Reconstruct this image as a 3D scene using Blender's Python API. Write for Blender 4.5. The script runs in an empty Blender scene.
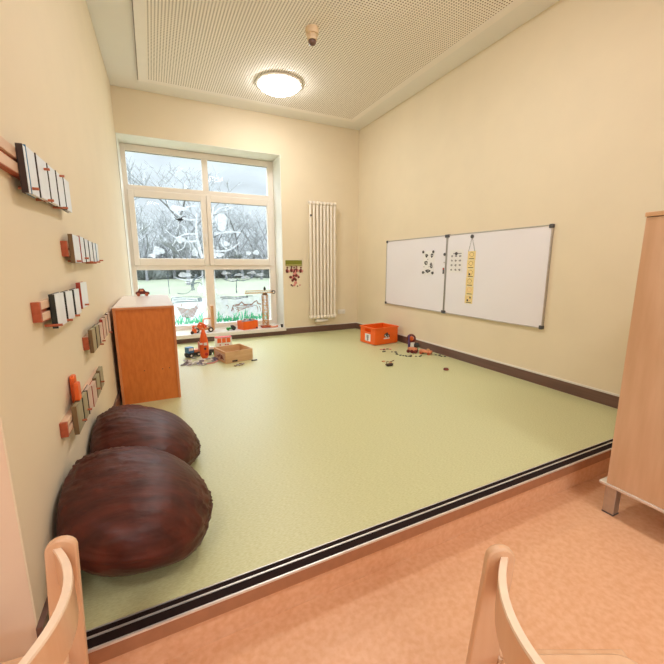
import bpy, bmesh, math, random
from mathutils import Vector, Matrix, noise
random.seed(7)
PI = math.pi
COL = bpy.context.scene.collection
SC = bpy.context.scene
H = 3.134          # ceiling height above the platform
ZL = -0.163        # level of the lower floor
def LX(y):         # the left wall runs very slightly out of square
    return -3.347 + 0.0238 * y

# ------------------------------------------------------------------ materials
def s2l(c):
    return tuple(((v / 255) / 12.92 if v / 255 <= .04045 else ((v / 255 + .055) / 1.055) ** 2.4) for v in c)
MATS = {}
def mat(name, rgb, rough=.6, metal=0, noise_amt=0, noise_scale=8, rgb2=None, bump=0, bump_scale=60, spec=.5,
        stretch=(1, 1, 1), coat=0, detail=4, sheen=0):
    if name in MATS: return MATS[name]
    m = bpy.data.materials.new(name); m.use_nodes = True
    nt = m.node_tree; b = nt.nodes['Principled BSDF']
    b.inputs['Base Color'].default_value = (*rgb, 1)
    b.inputs['Roughness'].default_value = rough
    b.inputs['Metallic'].default_value = metal
    b.inputs['Specular IOR Level'].default_value = spec
    b.inputs['Coat Weight'].default_value = coat
    b.inputs['Sheen Weight'].default_value = sheen
    tc = nt.nodes.new('ShaderNodeTexCoord'); mp = nt.nodes.new('ShaderNodeMapping')
    mp.inputs['Scale'].default_value = stretch
    nt.links.new(tc.outputs['Object'], mp.inputs['Vector'])
    if noise_amt or rgb2:
        n = nt.nodes.new('ShaderNodeTexNoise'); n.inputs['Scale'].default_value = noise_scale
        n.inputs['Detail'].default_value = detail
        nt.links.new(mp.outputs[0], n.inputs['Vector'])
        r = nt.nodes.new('ShaderNodeValToRGB')
        r.color_ramp.elements[0].position = .35; r.color_ramp.elements[1].position = .65
        c2 = rgb2 or tuple(max(0, v * (1 - noise_amt)) for v in rgb)
        r.color_ramp.elements[0].color = (*c2, 1); r.color_ramp.elements[1].color = (*rgb, 1)
        nt.links.new(n.outputs['Fac'], r.inputs['Fac']); nt.links.new(r.outputs['Color'], b.inputs['Base Color'])
    if bump:
        n2 = nt.nodes.new('ShaderNodeTexNoise'); n2.inputs['Scale'].default_value = bump_scale
        n2.inputs['Detail'].default_value = 5
        nt.links.new(mp.outputs[0], n2.inputs['Vector'])
        bp = nt.nodes.new('ShaderNodeBump'); bp.inputs['Strength'].default_value = bump
        bp.inputs['Distance'].default_value = .004
        nt.links.new(n2.outputs['Fac'], bp.inputs['Height']); nt.links.new(bp.outputs[0], b.inputs['Normal'])
    MATS[name] = m
    return m

WALLC = s2l((236, 221, 193))
M_wall = mat('cream_wall_paint', WALLC, .65, noise_amt=.03, noise_scale=3, bump=.12, bump_scale=220)
M_reveal = mat('white_reveal_paint', s2l((238, 236, 226)), .6, noise_amt=.02, noise_scale=3)
M_return = mat('wall_paint_lit_pink', s2l((238, 213, 188)), .65, noise_amt=.03, noise_scale=3, bump=.1, bump_scale=200)  # the pinker light on the end wall is put into its colour
M_ceil = mat('ceiling_paint', s2l((240, 237, 232)), .8, noise_amt=.02, noise_scale=2)
M_rim = mat('panel_rim_white', s2l((248, 242, 236)), .7, noise_amt=.02)
M_whiteplastic = mat('white_plastic', s2l((240, 234, 226)), .35, noise_amt=.02)
M_frame = mat('window_frame_white', s2l((240, 230, 218)), .35, noise_amt=.02)
M_rad = mat('radiator_enamel', s2l((246, 236, 222)), .3, noise_amt=.02)
M_base = mat('brown_baseboard', s2l((116, 86, 76)), .28, noise_amt=.2, noise_scale=12, stretch=(.2, .2, 4))
M_caulk = mat('white_caulk_strip', s2l((236, 230, 220)), .5, noise_amt=.03)
M_sill = mat('white_stone_sill', s2l((238, 230, 222)), .25, noise_amt=.04, noise_scale=20)
M_maple = mat('maple_veneer', s2l((226, 190, 158)), .42, rgb2=s2l((212, 172, 136)), noise_scale=5, stretch=(3, 3, .35), detail=8)
M_mapleedge = mat('maple_edge', s2l((226, 182, 140)), .45, noise_amt=.08, noise_scale=10)
M_orangewood = mat('orange_stained_board', s2l((226, 130, 56)), .5, rgb2=s2l((216, 118, 46)), noise_scale=30, stretch=(2, 2, .5), detail=8)
M_orangeedge = mat('orange_wood_edge', s2l((226, 144, 92)), .45, noise_amt=.12, noise_scale=14, stretch=(1, 1, .3))
M_cabtop = mat('pale_laminate_top', s2l((240, 226, 218)), .25, noise_amt=.03)
M_metal = mat('brushed_steel', (.55, .52, .5), .35, metal=.9, noise_amt=.1, noise_scale=40)
M_alu = mat('aluminium_trim', (.82, .79, .76), .42, metal=.7, noise_amt=.08, noise_scale=40)
M_bronze = mat('bronze_profile', s2l((172, 118, 84)), .5, metal=.1, noise_amt=.1, noise_scale=30)
M_rubber = mat('black_rubber', s2l((34, 18, 16)), .85, noise_amt=.15, noise_scale=60, bump=.2, spec=.2)
M_black = mat('black_plastic', (.02, .02, .02), .4, noise_amt=.1)
M_darkgrey = mat('dark_grey_plastic', (.08, .075, .08), .45, noise_amt=.1)
M_bag = mat('brown_leatherette', s2l((86, 36, 26)), .42, rgb2=s2l((60, 22, 16)), noise_scale=9, bump=.35, bump_scale=20, stretch=(1, 3.2, 1.5), spec=.35)
M_seam = mat('dark_brown_seam', s2l((52, 24, 18)), .5, noise_amt=.1)
M_chairwood = mat('beech_plywood', s2l((230, 188, 152)), .35, rgb2=s2l((221, 173, 134)), noise_scale=8, stretch=(3, 3, .4), detail=7, coat=.2)
M_chairedge = mat('beech_board_edge', s2l((248, 222, 196)), .35, noise_amt=.06, noise_scale=30)
M_railwood = mat('reddish_wood_rail', s2l((190, 96, 62)), .45, rgb2=s2l((172, 80, 48)), noise_scale=14, stretch=(4, .4, 4), detail=6)
M_railface = mat('pale_rail_face', s2l((232, 196, 168)), .45, noise_amt=.08, noise_scale=14)
M_peg = mat('dowel_wood', s2l((196, 108, 74)), .45, noise_amt=.1)
M_page = mat('white_paper_sky_tint', s2l((236, 240, 246)), .35, noise_amt=.05, noise_scale=25, stretch=(1, 1, .1))  # blue of the sky reflected from the window is mixed into the page colour
M_pageg = mat('grey_green_card', s2l((168, 160, 128)), .55, rgb2=s2l((146, 130, 100)), noise_scale=14, stretch=(1, 1, .2))
M_pagep = mat('pale_pink_card', s2l((214, 186, 168)), .55, noise_amt=.1, noise_scale=14)
M_coverd = mat('dark_brown_cover', s2l((62, 44, 38)), .5, noise_amt=.1)
M_coverb = mat('black_green_cover', s2l((40, 46, 42)), .5, noise_amt=.1)
M_covero = mat('olive_cover', s2l((134, 108, 72)), .5, noise_amt=.1)
M_coverr = mat('red_cover', s2l((176, 66, 48)), .5, noise_amt=.1)
M_orange = mat('orange_plastic', s2l((244, 104, 24)), .4, noise_amt=.05, noise_scale=20)
M_toyorange = mat('toy_orange', s2l((238, 104, 40)), .4, noise_amt=.06)
M_toyblue = mat('toy_blue', s2l((70, 130, 180)), .4, noise_amt=.06)
M_toyred = mat('toy_red', s2l((200, 50, 36)), .4, noise_amt=.06)
M_toygreen = mat('toy_green', s2l((60, 150, 70)), .4, noise_amt=.06)
M_toywood = mat('toy_beech', s2l((214, 160, 108)), .5, noise_amt=.12, noise_scale=20)
M_toywhite = mat('toy_white', s2l((236, 230, 226)), .45, noise_amt=.04)
M_toypurple = mat('toy_purple', s2l((96, 70, 120)), .45, noise_amt=.05)
M_toyskin = mat('toy_salmon', s2l((232, 150, 112)), .45, noise_amt=.05)
M_board = mat('whiteboard_enamel', s2l((240, 236, 242)), .22, noise_amt=.015, noise_scale=2)
M_paper = mat('paper_white', s2l((236, 234, 234)), .6, noise_amt=.02)
M_yellow = mat('pale_yellow_card', s2l((246, 222, 158)), .6, noise_amt=.04)
M_ink = mat('black_ink', s2l((60, 56, 58)), .6, noise_amt=.1)
M_greyink = mat('grey_ink', s2l((150, 146, 150)), .6, noise_amt=.1)
M_olive = mat('olive_green_card', s2l((128, 130, 34)), .6, noise_amt=.1)
M_maroon = mat('maroon_print', s2l((116, 44, 40)), .6, noise_amt=.15)
M_pink = mat('pink_print', s2l((226, 150, 140)), .6, noise_amt=.1)
M_kraft = mat('plywood_box', s2l((222, 184, 140)), .55, rgb2=s2l((210, 168, 122)), noise_scale=12, stretch=(.4, .4, 3))
M_detect = mat('beige_detector', s2l((232, 206, 172)), .4, noise_amt=.05)
M_trunk = mat('grey_bark', (.19, .185, .18), .9, noise_amt=.3, noise_scale=6)
M_twig = mat('winter_twig', (.32, .32, .31), .9, noise_amt=.3, noise_scale=2)
M_bush = mat('grey_green_shrub', (.21, .22, .19), .9, noise_amt=.3, noise_scale=2)
M_lawn = mat('pale_winter_lawn', (.125, .135, .08), .95, noise_amt=.15, noise_scale=.6, bump=.2, bump_scale=30)
M_paintw = mat('white_window_paint', (.85, .87, .88), .7, noise_amt=.05, noise_scale=30)
M_paintg = mat('green_window_paint', s2l((90, 205, 150)), .7, noise_amt=.25, noise_scale=40)
M_paintb = mat('brown_window_paint', s2l((140, 104, 92)), .7, noise_amt=.2, noise_scale=40)
M_paintd = mat('grey_window_paint', s2l((92, 100, 108)), .7, noise_amt=.2, noise_scale=40)

def floor_material():
    m = mat('green_speckled_floor', s2l((208, 207, 162)), .36, rgb2=s2l((192, 190, 138)), noise_scale=150, detail=6,
            stretch=(.45, 1.6, 1), bump=.22, bump_scale=140, spec=.5)
    return m
def lower_floor_material():
    m = mat('orange_marbled_linoleum', s2l((230, 180, 142)), .42, rgb2=s2l((221, 165, 124)), noise_scale=48, detail=12, bump=.06, bump_scale=80)
    return m
M_floor = floor_material(); M_lower = lower_floor_material()

def perforated():
    m = bpy.data.materials.new('perforated_acoustic_board'); m.use_nodes = True
    nt = m.node_tree; b = nt.nodes['Principled BSDF']; b.inputs['Roughness'].default_value = .8
    tc = nt.nodes.new('ShaderNodeTexCoord'); mp = nt.nodes.new('ShaderNodeVectorMath'); mp.operation = 'SCALE'
    mp.inputs['Scale'].default_value = 1 / .0255
    nt.links.new(tc.outputs['Object'], mp.inputs[0])
    fr = nt.nodes.new('ShaderNodeVectorMath'); fr.operation = 'FRACTION'; nt.links.new(mp.outputs[0], fr.inputs[0])
    sb = nt.nodes.new('ShaderNodeVectorMath'); sb.operation = 'SUBTRACT'; sb.inputs[1].default_value = (.5, .5, 0)
    nt.links.new(fr.outputs[0], sb.inputs[0])
    ml = nt.nodes.new('ShaderNodeVectorMath'); ml.operation = 'MULTIPLY'; ml.inputs[1].default_value = (1, 1, 0)
    nt.links.new(sb.outputs[0], ml.inputs[0])
    ln = nt.nodes.new('ShaderNodeVectorMath'); ln.operation = 'LENGTH'; nt.links.new(ml.outputs[0], ln.inputs[0])
    r = nt.nodes.new('ShaderNodeMapRange'); r.inputs['From Min'].default_value = .23; r.inputs['From Max'].default_value = .28
    nt.links.new(ln.outputs['Value'], r.inputs['Value'])
    mx = nt.nodes.new('ShaderNodeMix'); mx.data_type = 'RGBA'
    mx.inputs['A'].default_value = (*s2l((112, 92, 76)), 1); mx.inputs['B'].default_value = (*s2l((250, 243, 234)), 1)
    nt.links.new(r.outputs['Result'], mx.inputs['Factor']); nt.links.new(mx.outputs['Result'], b.inputs['Base Color'])
    return m
M_perf = perforated()

def glass():
    m = bpy.data.materials.new('window_glass'); m.use_nodes = True
    nt = m.node_tree; nt.nodes.clear()
    o = nt.nodes.new('ShaderNodeOutputMaterial'); t = nt.nodes.new('ShaderNodeBsdfTransparent')
    t.inputs['Color'].default_value = (.97, .985, .98, 1)
    g = nt.nodes.new('ShaderNodeBsdfGlossy'); g.inputs['Roughness'].default_value = .02
    f = nt.nodes.new('ShaderNodeFresnel'); f.inputs['IOR'].default_value = 1.22
    x = nt.nodes.new('ShaderNodeMixShader')
    nt.links.new(f.outputs[0], x.inputs[0]); nt.links.new(t.outputs[0], x.inputs[1]); nt.links.new(g.outputs[0], x.inputs[2])
    nt.links.new(x.outputs[0], o.inputs['Surface'])
    return m
M_glass = glass()

def film(name, col, cover, scale):
    """thin brushed-on translucent window paint"""
    m = bpy.data.materials.new(name); m.use_nodes = True
    nt = m.node_tree; nt.nodes.clear()
    o = nt.nodes.new('ShaderNodeOutputMaterial'); t = nt.nodes.new('ShaderNodeBsdfTransparent')
    d = nt.nodes.new('ShaderNodeBsdfDiffuse'); d.inputs['Color'].default_value = (*col, 1)
    tl = nt.nodes.new('ShaderNodeBsdfTranslucent'); tl.inputs['Color'].default_value = (*col, 1)
    a = nt.nodes.new('ShaderNodeMixShader'); a.inputs[0].default_value = .6
    nt.links.new(d.outputs[0], a.inputs[1]); nt.links.new(tl.outputs[0], a.inputs[2])
    tc = nt.nodes.new('ShaderNodeTexCoord'); n = nt.nodes.new('ShaderNodeTexNoise'); n.inputs['Scale'].default_value = scale
    n.inputs['Detail'].default_value = 6
    nt.links.new(tc.outputs['Object'], n.inputs['Vector'])
    r = nt.nodes.new('ShaderNodeMapRange'); r.inputs['From Min'].default_value = .35; r.inputs['From Max'].default_value = .65
    r.inputs['To Min'].default_value = cover * .75; r.inputs['To Max'].default_value = min(1, cover * 1.25)
    nt.links.new(n.outputs['Fac'], r.inputs['Value'])
    x = nt.nodes.new('ShaderNodeMixShader')
    nt.links.new(r.outputs[0], x.inputs[0]); nt.links.new(t.outputs[0], x.inputs[1]); nt.links.new(a.outputs[0], x.inputs[2])
    nt.links.new(x.outputs[0], o.inputs['Surface'])
    return m
M_film = film('white_window_film', (.70, .73, .76), .74, 9)
M_filmw = film('white_paint_stroke', (.76, .78, .80), .55, 30)
M_filmg = film('green_paint_stroke', s2l((70, 215, 150)), .7, 40)
M_filmb = film('brown_paint_stroke', s2l((150, 100, 80)), .8, 40)
M_filmd = film('grey_paint_stroke', s2l((90, 100, 108)), .75, 40)

def emit(name, col, s):
    m = bpy.data.materials.new(name); m.use_nodes = True
    nt = m.node_tree; nt.nodes.clear()
    o = nt.nodes.new('ShaderNodeOutputMaterial'); e = nt.nodes.new('ShaderNodeEmission')
    e.inputs['Color'].default_value = (*col, 1); e.inputs['Strength'].default_value = s
    nt.links.new(e.outputs[0], o.inputs['Surface'])
    return m
LAMP = 34.0
M_lamp = emit('glowing_diffuser', (1.0, .985, .965), LAMP)

# ------------------------------------------------------------------ mesh builder
class MB:
    def __init__(s): s.bm = bmesh.new()
    def box(s, x0, x1, y0, y1, z0, z1, M=None):
        vs = [s.bm.verts.new(v) for v in [(x0, y0, z0), (x1, y0, z0), (x1, y1, z0), (x0, y1, z0), (x0, y0, z1), (x1, y0, z1), (x1, y1, z1), (x0, y1, z1)]]
        if M is not None:
            for v in vs: v.co = M @ v.co
        for f in [(3, 2, 1, 0), (4, 5, 6, 7), (0, 1, 5, 4), (1, 2, 6, 5), (2, 3, 7, 6), (3, 0, 4, 7)]:
            s.bm.faces.new([vs[i] for i in f])
        return s
    def ring(s, c, ax, r, n, up=None):
        ax = Vector(ax).normalized(); u = ax.orthogonal().normalized() if up is None else (Vector(up) - ax * Vector(up).dot(ax)).normalized()
        w = ax.cross(u)
        return [s.bm.verts.new(Vector(c) + (u * math.cos(2 * PI * i / n) + w * math.sin(2 * PI * i / n)) * r) for i in range(n)]
    def tube(s, pts, r, n=8, cap=True):
        pts = [Vector(p) for p in pts]; rs = r if isinstance(r, (list, tuple)) else [r] * len(pts)
        prev = None; first = None; up = None
        for i, p in enumerate(pts):
            d = (pts[min(i + 1, len(pts) - 1)] - pts[max(i - 1, 0)]).normalized()
            if up is None: up = d.orthogonal().normalized()
            up = (up - d * up.dot(d)).normalized()
            rg = s.ring(p, d, rs[i], n, up)
            if prev:
                for k in range(n): s.bm.faces.new([prev[k], prev[(k + 1) % n], rg[(k + 1) % n], rg[k]])
            else: first = rg
            prev = rg
        if cap: s.bm.faces.new(first[::-1]); s.bm.faces.new(prev)
        return s
    def cyl(s, p0, p1, r, n=16, r2=None):
        return s.tube([p0, p1], [r, r if r2 is None else r2], n)
    def lathe(s, prof, c=(0, 0, 0), n=32):
        c = Vector(c); rings = []
        for r, z in prof:
            if r < 1e-6: rings.append([s.bm.verts.new(c + Vector((0, 0, z)))])
            else: rings.append([s.bm.verts.new(c + Vector((r * math.cos(2 * PI * i / n), r * math.sin(2 * PI * i / n), z))) for i in range(n)])
        for a, b in zip(rings, rings[1:]):
            for k in range(n):
                k2 = (k + 1) % n
                if len(a) == 1 and len(b) == 1: continue
                if len(a) == 1: s.bm.faces.new([a[0], b[k2], b[k]])
                elif len(b) == 1: s.bm.faces.new([a[k], a[k2], b[0]])
                else: s.bm.faces.new([a[k], a[k2], b[k2], b[k]])
        return s
    def prism(s, pts, axis, a0, a1, M=None):
        """polygon in the plane normal to axis ('x': pts are y,z; 'y': x,z; 'z': x,y)"""
        def P(p, a): return {'x': (a, p[0], p[1]), 'y': (p[0], a, p[1]), 'z': (p[0], p[1], a)}[axis]
        A = [s.bm.verts.new(P(p, a0)) for p in pts]; B = [s.bm.verts.new(P(p, a1)) for p in pts]
        if M is not None:
            for v in A + B: v.co = M @ v.co
        n = len(pts); s.bm.faces.new(A[::-1]); s.bm.faces.new(B)
        for i in range(n): s.bm.faces.new([A[i], A[(i + 1) % n], B[(i + 1) % n], B[i]])
        return s
    def sphere(s, c, r, sx=1, sy=1, sz=1, n=12):
        g = bmesh.ops.create_uvsphere(s.bm, u_segments=n, v_segments=max(6, n // 2), radius=r)
        for v in g['verts']: v.co = Vector((v.co.x * sx, v.co.y * sy, v.co.z * sz)) + Vector(c)
        return s
    def out(s, name, m, parent=None, loc=(0, 0, 0), rz=0, bevel=0, smooth=False, seg=2):
        bmesh.ops.recalc_face_normals(s.bm, faces=s.bm.faces)
        me = bpy.data.meshes.new(name); s.bm.to_mesh(me); s.bm.free()
        me.materials.append(m)
        o = bpy.data.objects.new(name, me); COL.objects.link(o)
        o.location = loc; o.rotation_euler.z = rz
        if parent: o.parent = parent
        if bevel:
            b = o.modifiers.new('bevel', 'BEVEL'); b.width = bevel; b.segments = seg; b.limit_method = 'ANGLE'; b.angle_limit = .6
            smooth = True
        if smooth:
            for p in me.polygons: p.use_smooth = True
            try: me.set_sharp_from_angle(angle=math.radians(40))
            except Exception: pass
        return o
def tag(o, label=None, cat=None, group=None, kind=None):
    if label: o['label'] = label
    if cat: o['category'] = cat
    if group: o['group'] = group
    if kind: o['kind'] = kind
    return o
def thing(name, loc, label, cat, group=None, rz=0):
    o = bpy.data.objects.new(name, None); COL.objects.link(o); o.location = loc; o.rotation_euler.z = rz
    o.empty_display_size = .1
    return tag(o, label, cat, group)
def struct(mb, name, m, parent=None, **k):
    return tag(mb.out(name, m, parent, **k), kind='structure')
def copy_tree(o, parent=None):
    c = o.copy(); COL.objects.link(c); c.parent = parent
    for ch in [x for x in COL.objects if x.parent == o]: copy_tree(ch, c)
    return c
def rounded(w, h, r, n=5, cx=0, cy=0):
    P = []
    for qx, qy, a0 in ((1, 1, 0), (-1, 1, 90), (-1, -1, 180), (1, -1, 270)):
        for i in range(n + 1):
            a = math.radians(a0 + 90 * i / n)
            P.append((cx + qx * (w / 2 - r) + r * math.cos(a), cy + qy * (h / 2 - r) + r * math.sin(a)))
    return P

# ------------------------------------------------------------------ room shell
Y0 = -9.0; XL = -6.2
WX0, WX1, WZ0, WZ1 = LX(0) - .0, -1.295, .10, 2.625
mb = MB()      # back wall around the window opening
mb.box(-6.5, .3, 0, .45, WZ1, H + .2)
mb.box(WX1, .3, 0, .45, -.6, WZ1)
mb.box(-3.36, WX1, 0, .45, -.6, .065)
struct(mb, 'wall_back', M_wall)
mb = MB()      # white painted reveals lining the opening
mb.box(WX1 - .006, WX1 + .0, .002, .44, .12, WZ1)
mb.box(LX(0), WX1, .002, .44, WZ1 - .006, WZ1 + .0)
mb.prism([(LX(0) + .003, -.0), (LX(0) + .008, .0), (LX(.44) + .008, .44), (LX(.44) + .003, .44)], 'z', .12, WZ1 - .006)
struct(mb, 'trim_1', M_reveal)
mb = MB().prism([(LX(.45), .45), (LX(-4.235), -4.235), (-3.75, -4.235), (-3.75, .45)], 'z', -.6, H + .2)
struct(mb, 'wall_left', M_wall)
mb = MB().box(XL, -3.75, -4.235, -4.0, -.6, H + .2)
# the wall's end face turns the corner beside the step
mb.prism([(-3.75, -4.236), (LX(-4.235) - .004, -4.236), (LX(-4.235) - .004, -4.234), (-3.75, -4.234)], 'z', -.6, H + .2)
struct(mb, 'wall_return', M_return)
struct(MB().box(0, .3, Y0, .45, -.6, H + .2), 'wall_right', M_wall)
struct(MB().box(XL - .3, XL, Y0, -4.0, -.6, H + .2), 'wall_side', M_wall)
mb = MB(); mb.box(XL - .3, -4.9, Y0 - .3, Y0, -.6, H + .2); mb.box(-1.1, .3, Y0 - .3, Y0, -.6, H + .2)
mb.box(-4.9, -1.1, Y0 - .3, Y0, -.6, .55); mb.box(-4.9, -1.1, Y0 - .3, Y0, 2.75, H + .2)
struct(mb, 'wall_front', M_wall)
mb = MB()
for x in (-4.9, -3.655, -2.405, -1.16): mb.box(x, x + .06, Y0 - .2, Y0 - .13, .55, 2.75)
mb.box(-4.84, -1.16, Y0 - .2, Y0 - .13, .55, .61); mb.box(-4.84, -1.16, Y0 - .2, Y0 - .13, 2.69, 2.75)
struct(mb, 'fill_window', M_frame)  # added rear window, out of view, lets in extra soft daylight
struct(MB().box(-3.75, 0, -4.222, 0, -.16, 0), 'floor', M_floor)
struct(MB().box(XL, 0, Y0, -4.0, -.4, ZL), 'floor_lower', M_lower)
struct(MB().box(XL - .3, .3, Y0 - .3, .45, H, H + .2), 'ceiling', M_ceil)
# step riser and nosing
struct(MB().box(-3.75, 0, -4.275, -4.222, ZL, -.047), 'riser_step', M_lower)
def strip(n, m, y0, y1, z0, z1): struct(MB().box(LX(-4.235) if y0 > -4.235 else -3.47, 0, y0, y1, z0, z1), n, m)
struct(MB().box(-3.45, 0, -4.226, -4.222, -.02, .006), 'trim_2', M_alu)
struct(MB().box(-3.45, 0, -4.246, -4.226, -.02, .004), 'trim_3', M_rubber)
struct(MB().box(-3.45, 0, -4.252, -4.246, -.02, .006), 'trim_4', M_alu)
struct(MB().box(-3.45, 0, -4.286, -4.252, -.02, .003), 'trim_5', M_rubber)
struct(MB().box(-3.45, 0, -4.292, -4.286, -.004, .004), 'trim_6', M_alu)
struct(MB().box(-3.45, 0, -4.291, -4.275, -.052, -.0045), 'trim_7', M_bronze)
# baseboards
BB = .094
mb = MB().box(LX(0), WX1, -.015, 0, 0, .062); mb.box(WX1, 0, -.015, 0, 0, BB)
struct(mb, 'baseboard_back', M_base)
struct(MB().box(-.015, 0, -4.27, -.015, 0, BB), 'baseboard_right', M_base)
mb = MB().prism([(LX(-.015), -.015), (LX(-.015) + .015, -.015), (LX(-4.25) + .015, -4.25), (LX(-4.25), -4.25)], 'z', 0, BB)
struct(mb, 'baseboard_left', M_base)
struct(MB().box(-.012, 0, -4.27, -.012, BB, BB + .014), 'trim_8', M_caulk)
struct(MB().box(WX1, 0, -.012, 0, BB, BB + .010), 'trim_9', M_caulk)
struct(MB().box(LX(0), WX1 + .012, -.05, .36, .065, .12), 'trim_10', M_sill, bevel=.006)

# acoustic ceiling panel over the raised play area
PX0, PX1, PY0, PY1, PZ = -3.05, -.28, -4.15, -.33, H - .03
mb = MB()
r = .085
mb.box(PX0, PX0 + r, PY0, PY1, PZ, H); mb.box(PX1 - r, PX1, PY0, PY1, PZ, H)
mb.box(PX0 + r, PX1 - r, PY1 - r, PY1, PZ, H); mb.box(PX0 + r, PX1 - r, PY0, PY0 + r, PZ, H)
struct(mb, 'trim_11', M_rim)
struct(MB().box(PX0 + r, PX1 - r, PY0 + r, PY1 - r, PZ + .001, H), 'ceiling_perforated', M_perf)
struct(MB().box(PX0 - .006, PX0, PY0, PY1, H - .022, H), 'panel_shade_strip', M_base)  # dark strip paints the shade along the dropped panel's left edge

# ------------------------------------------------------------------ window
win = bpy.data.objects.new('window_1', None); COL.objects.link(win); tag(win, kind='structure')
FX0, FX1 = -3.345, -1.305
def wpart(mb, n, m, **k): return tag(mb.out(n, m, win, **k), kind='structure')
mb = MB()
for b in [(FX0, -3.275, .12, 2.615), (-1.388, FX1 + .004, .12, 2.615), (-3.275, -1.388, 2.53, 2.615), (-3.275, -1.388, .12, .19),
          (-2.335, -2.257, 2.115, 2.53), (-2.335, -2.257, 1.08, 2.03), (-2.378, -2.258, .19, 1.0), (-3.275, -1.388, 2.03, 2.115), (-3.275, -1.388, 1.0, 1.08)]:
    mb.box(b[0], b[1], .365, .43, b[2], b[3])
wpart(mb, 'window_frame', M_frame, bevel=.004)
def sash(x0, x1, gx0, gx1):
    z0, z1, a, b = 1.062, 2.052, 1.16, 1.962
    mb = MB()
    mb.box(x0, gx0, .345, .41, z0, z1); mb.box(gx1, x1, .345, .41, z0, z1)
    mb.box(gx0, gx1, .345, .41, z0, a); mb.box(gx0, gx1, .345, .41, b, z1)
    return wpart(mb, 'sash', M_frame, bevel=.006)
sash(-3.292, -2.311, -3.22, -2.382); sash(-2.305, -1.350, -2.243, -1.413)
mb = MB()
for (x0, x1, z0, z1) in [(-3.272, -2.338, 2.527, 2.533), (-2.254, -1.39, 2.527, 2.533), (-3.218, -2.384, 1.958, 1.963), (-2.241, -1.415, 1.958, 1.963)]:
    mb.box(x0, x1, .37, .39, z0, z1)
wpart(mb, 'gasket', M_darkgrey)
mb = MB().box(-2.357, -2.333, .335, .346, 1.36, 1.43)
mb.cyl((-2.345, .335, 1.40), (-2.345, .305, 1.40), .008); mb.box(-2.355, -2.335, .297, .309, 1.39, 1.51)
wpart(mb, 'window_handle', M_whiteplastic, bevel=.003)
panes = [(-3.28, -2.33, 2.11, 2.535), (-2.26, -1.385, 2.11, 2.535), (-3.225, -2.377, 1.155, 1.967), (-2.248, -1.408, 1.155, 1.967),
         (-3.28, -2.373, .185, 1.005), (-2.263, -1.383, .185, 1.005)]
for (x0, x1, z0, z1) in panes:
    m_ = MB(); vs = [m_.bm.verts.new(p) for p in [(x0, .40, z0), (x1, .40, z0), (x1, .40, z1), (x0, .40, z1)]]; m_.bm.faces.new(vs)
    wpart(m_, 'pane', M_glass)

# ---- children's window paintings, brushed on the inside of the glass
def ribbon(mb, pts, w, y, taper=True):
    """flat brush stroke of width w in the x,z plane at depth y"""
    n = len(pts); L = []; R_ = []
    for i, p in enumerate(pts):
        a = Vector(pts[max(i - 1, 0)]); b = Vector(pts[min(i + 1, n - 1)]); d = (b - a); d = d.normalized() if d.length else Vector((1, 0))
        k = w * (1 - .6 * i / (n - 1) if taper else 1) / 2
        L.append(mb.bm.verts.new((p[0] - d.y * k, y, p[1] + d.x * k))); R_.append(mb.bm.verts.new((p[0] + d.y * k, y, p[1] - d.x * k)))
    for i in range(n - 1): mb.bm.faces.new([L[i], L[i + 1], R_[i + 1], R_[i]])
def blob(mb, cx, cz, rx, rz, y, n=20, wob=.15, seed=0):
    c = mb.bm.verts.new((cx, y, cz)); v = []
    for i in range(n):
        a = 2 * PI * i / n; k = 1 + wob * math.sin(3 * a + seed) + wob * .6 * math.sin(5 * a + 2 * seed)
        v.append(mb.bm.verts.new((cx + rx * k * math.cos(a), y, cz + rz * k * math.sin(a))))
    for i in range(n): mb.bm.faces.new([c, v[i], v[(i + 1) % n]])
def curve(p0, p1, bend, n=10, wob=0):
    P = []; p0 = Vector(p0); p1 = Vector(p1); d = p1 - p0; q = Vector((-d.y, d.x))
    for i in range(n + 1):
        t = i / n; P.append(tuple(p0 + d * t + q * (bend * 4 * t * (1 - t) + wob * math.sin(9 * t))))
    return P
def painting(label): return thing('window_painting', (0, 0, 0), label, 'window painting')
YP = .392
def out_(mb, name, m, par): return mb.out(name, m, par)
# middle left pane: white tree with a bird and two birdhouse blobs
t = painting('white painted branches with a black bird and houses on the middle left window pane')
mb = MB()
ribbon(mb, curve((-2.40, 1.17), (-2.44, 1.80), .06), .05, YP); ribbon(mb, curve((-2.44, 1.42), (-2.86, 1.55), .16), .03, YP)
ribbon(mb, curve((-2.44, 1.50), (-2.80, 1.33), -.2), .028, YP); ribbon(mb, curve((-2.43, 1.72), (-2.74, 1.88), .25), .022, YP)
ribbon(mb, curve((-2.62, 1.40), (-2.74, 1.27), .2), .02, YP); ribbon(mb, curve((-2.60, 1.50), (-2.68, 1.64), -.2), .016, YP)
ribbon(mb, curve((-2.75, 1.74), (-2.74, 1.55), .3), .018, YP); ribbon(mb, curve((-2.42, 1.9), (-2.76, 1.76), -.1), .018, YP)
ribbon(mb, curve((-2.66, 1.44), (-2.58, 1.24), .3), .016, YP)
out_(mb, 'branches', M_filmw, t)
for a_ in [(-2.68, 1.425, .055, .045, 1), (-2.98, 1.265, .075, .055, 2), (-3.06, 1.20, .05, .03, 4), (-2.50, 1.25, .04, .06, 3), (-2.69, 1.85, .11, .04, 2)]:
    mb = MB(); blob(mb, *a_[:4], YP - .0012, seed=a_[4]); out_(mb, 'snow_patch', M_filmw, t)
mb = MB(); blob(mb, -2.66, 1.70, .035, .016, YP - .002, wob=.1); ribbon(mb, curve((-2.66, 1.70), (-2.58, 1.75), .2), .018, YP - .002)
ribbon(mb, curve((-2.66, 1.70), (-2.74, 1.73), .2), .018, YP - .002)
for i in range(4): ribbon(mb, curve((-2.69 + .03 * i, 1.69), (-2.71 + .035 * i, 1.655), .1), .008, YP - .002)
out_(mb, 'bird', M_ink, t)
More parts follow.
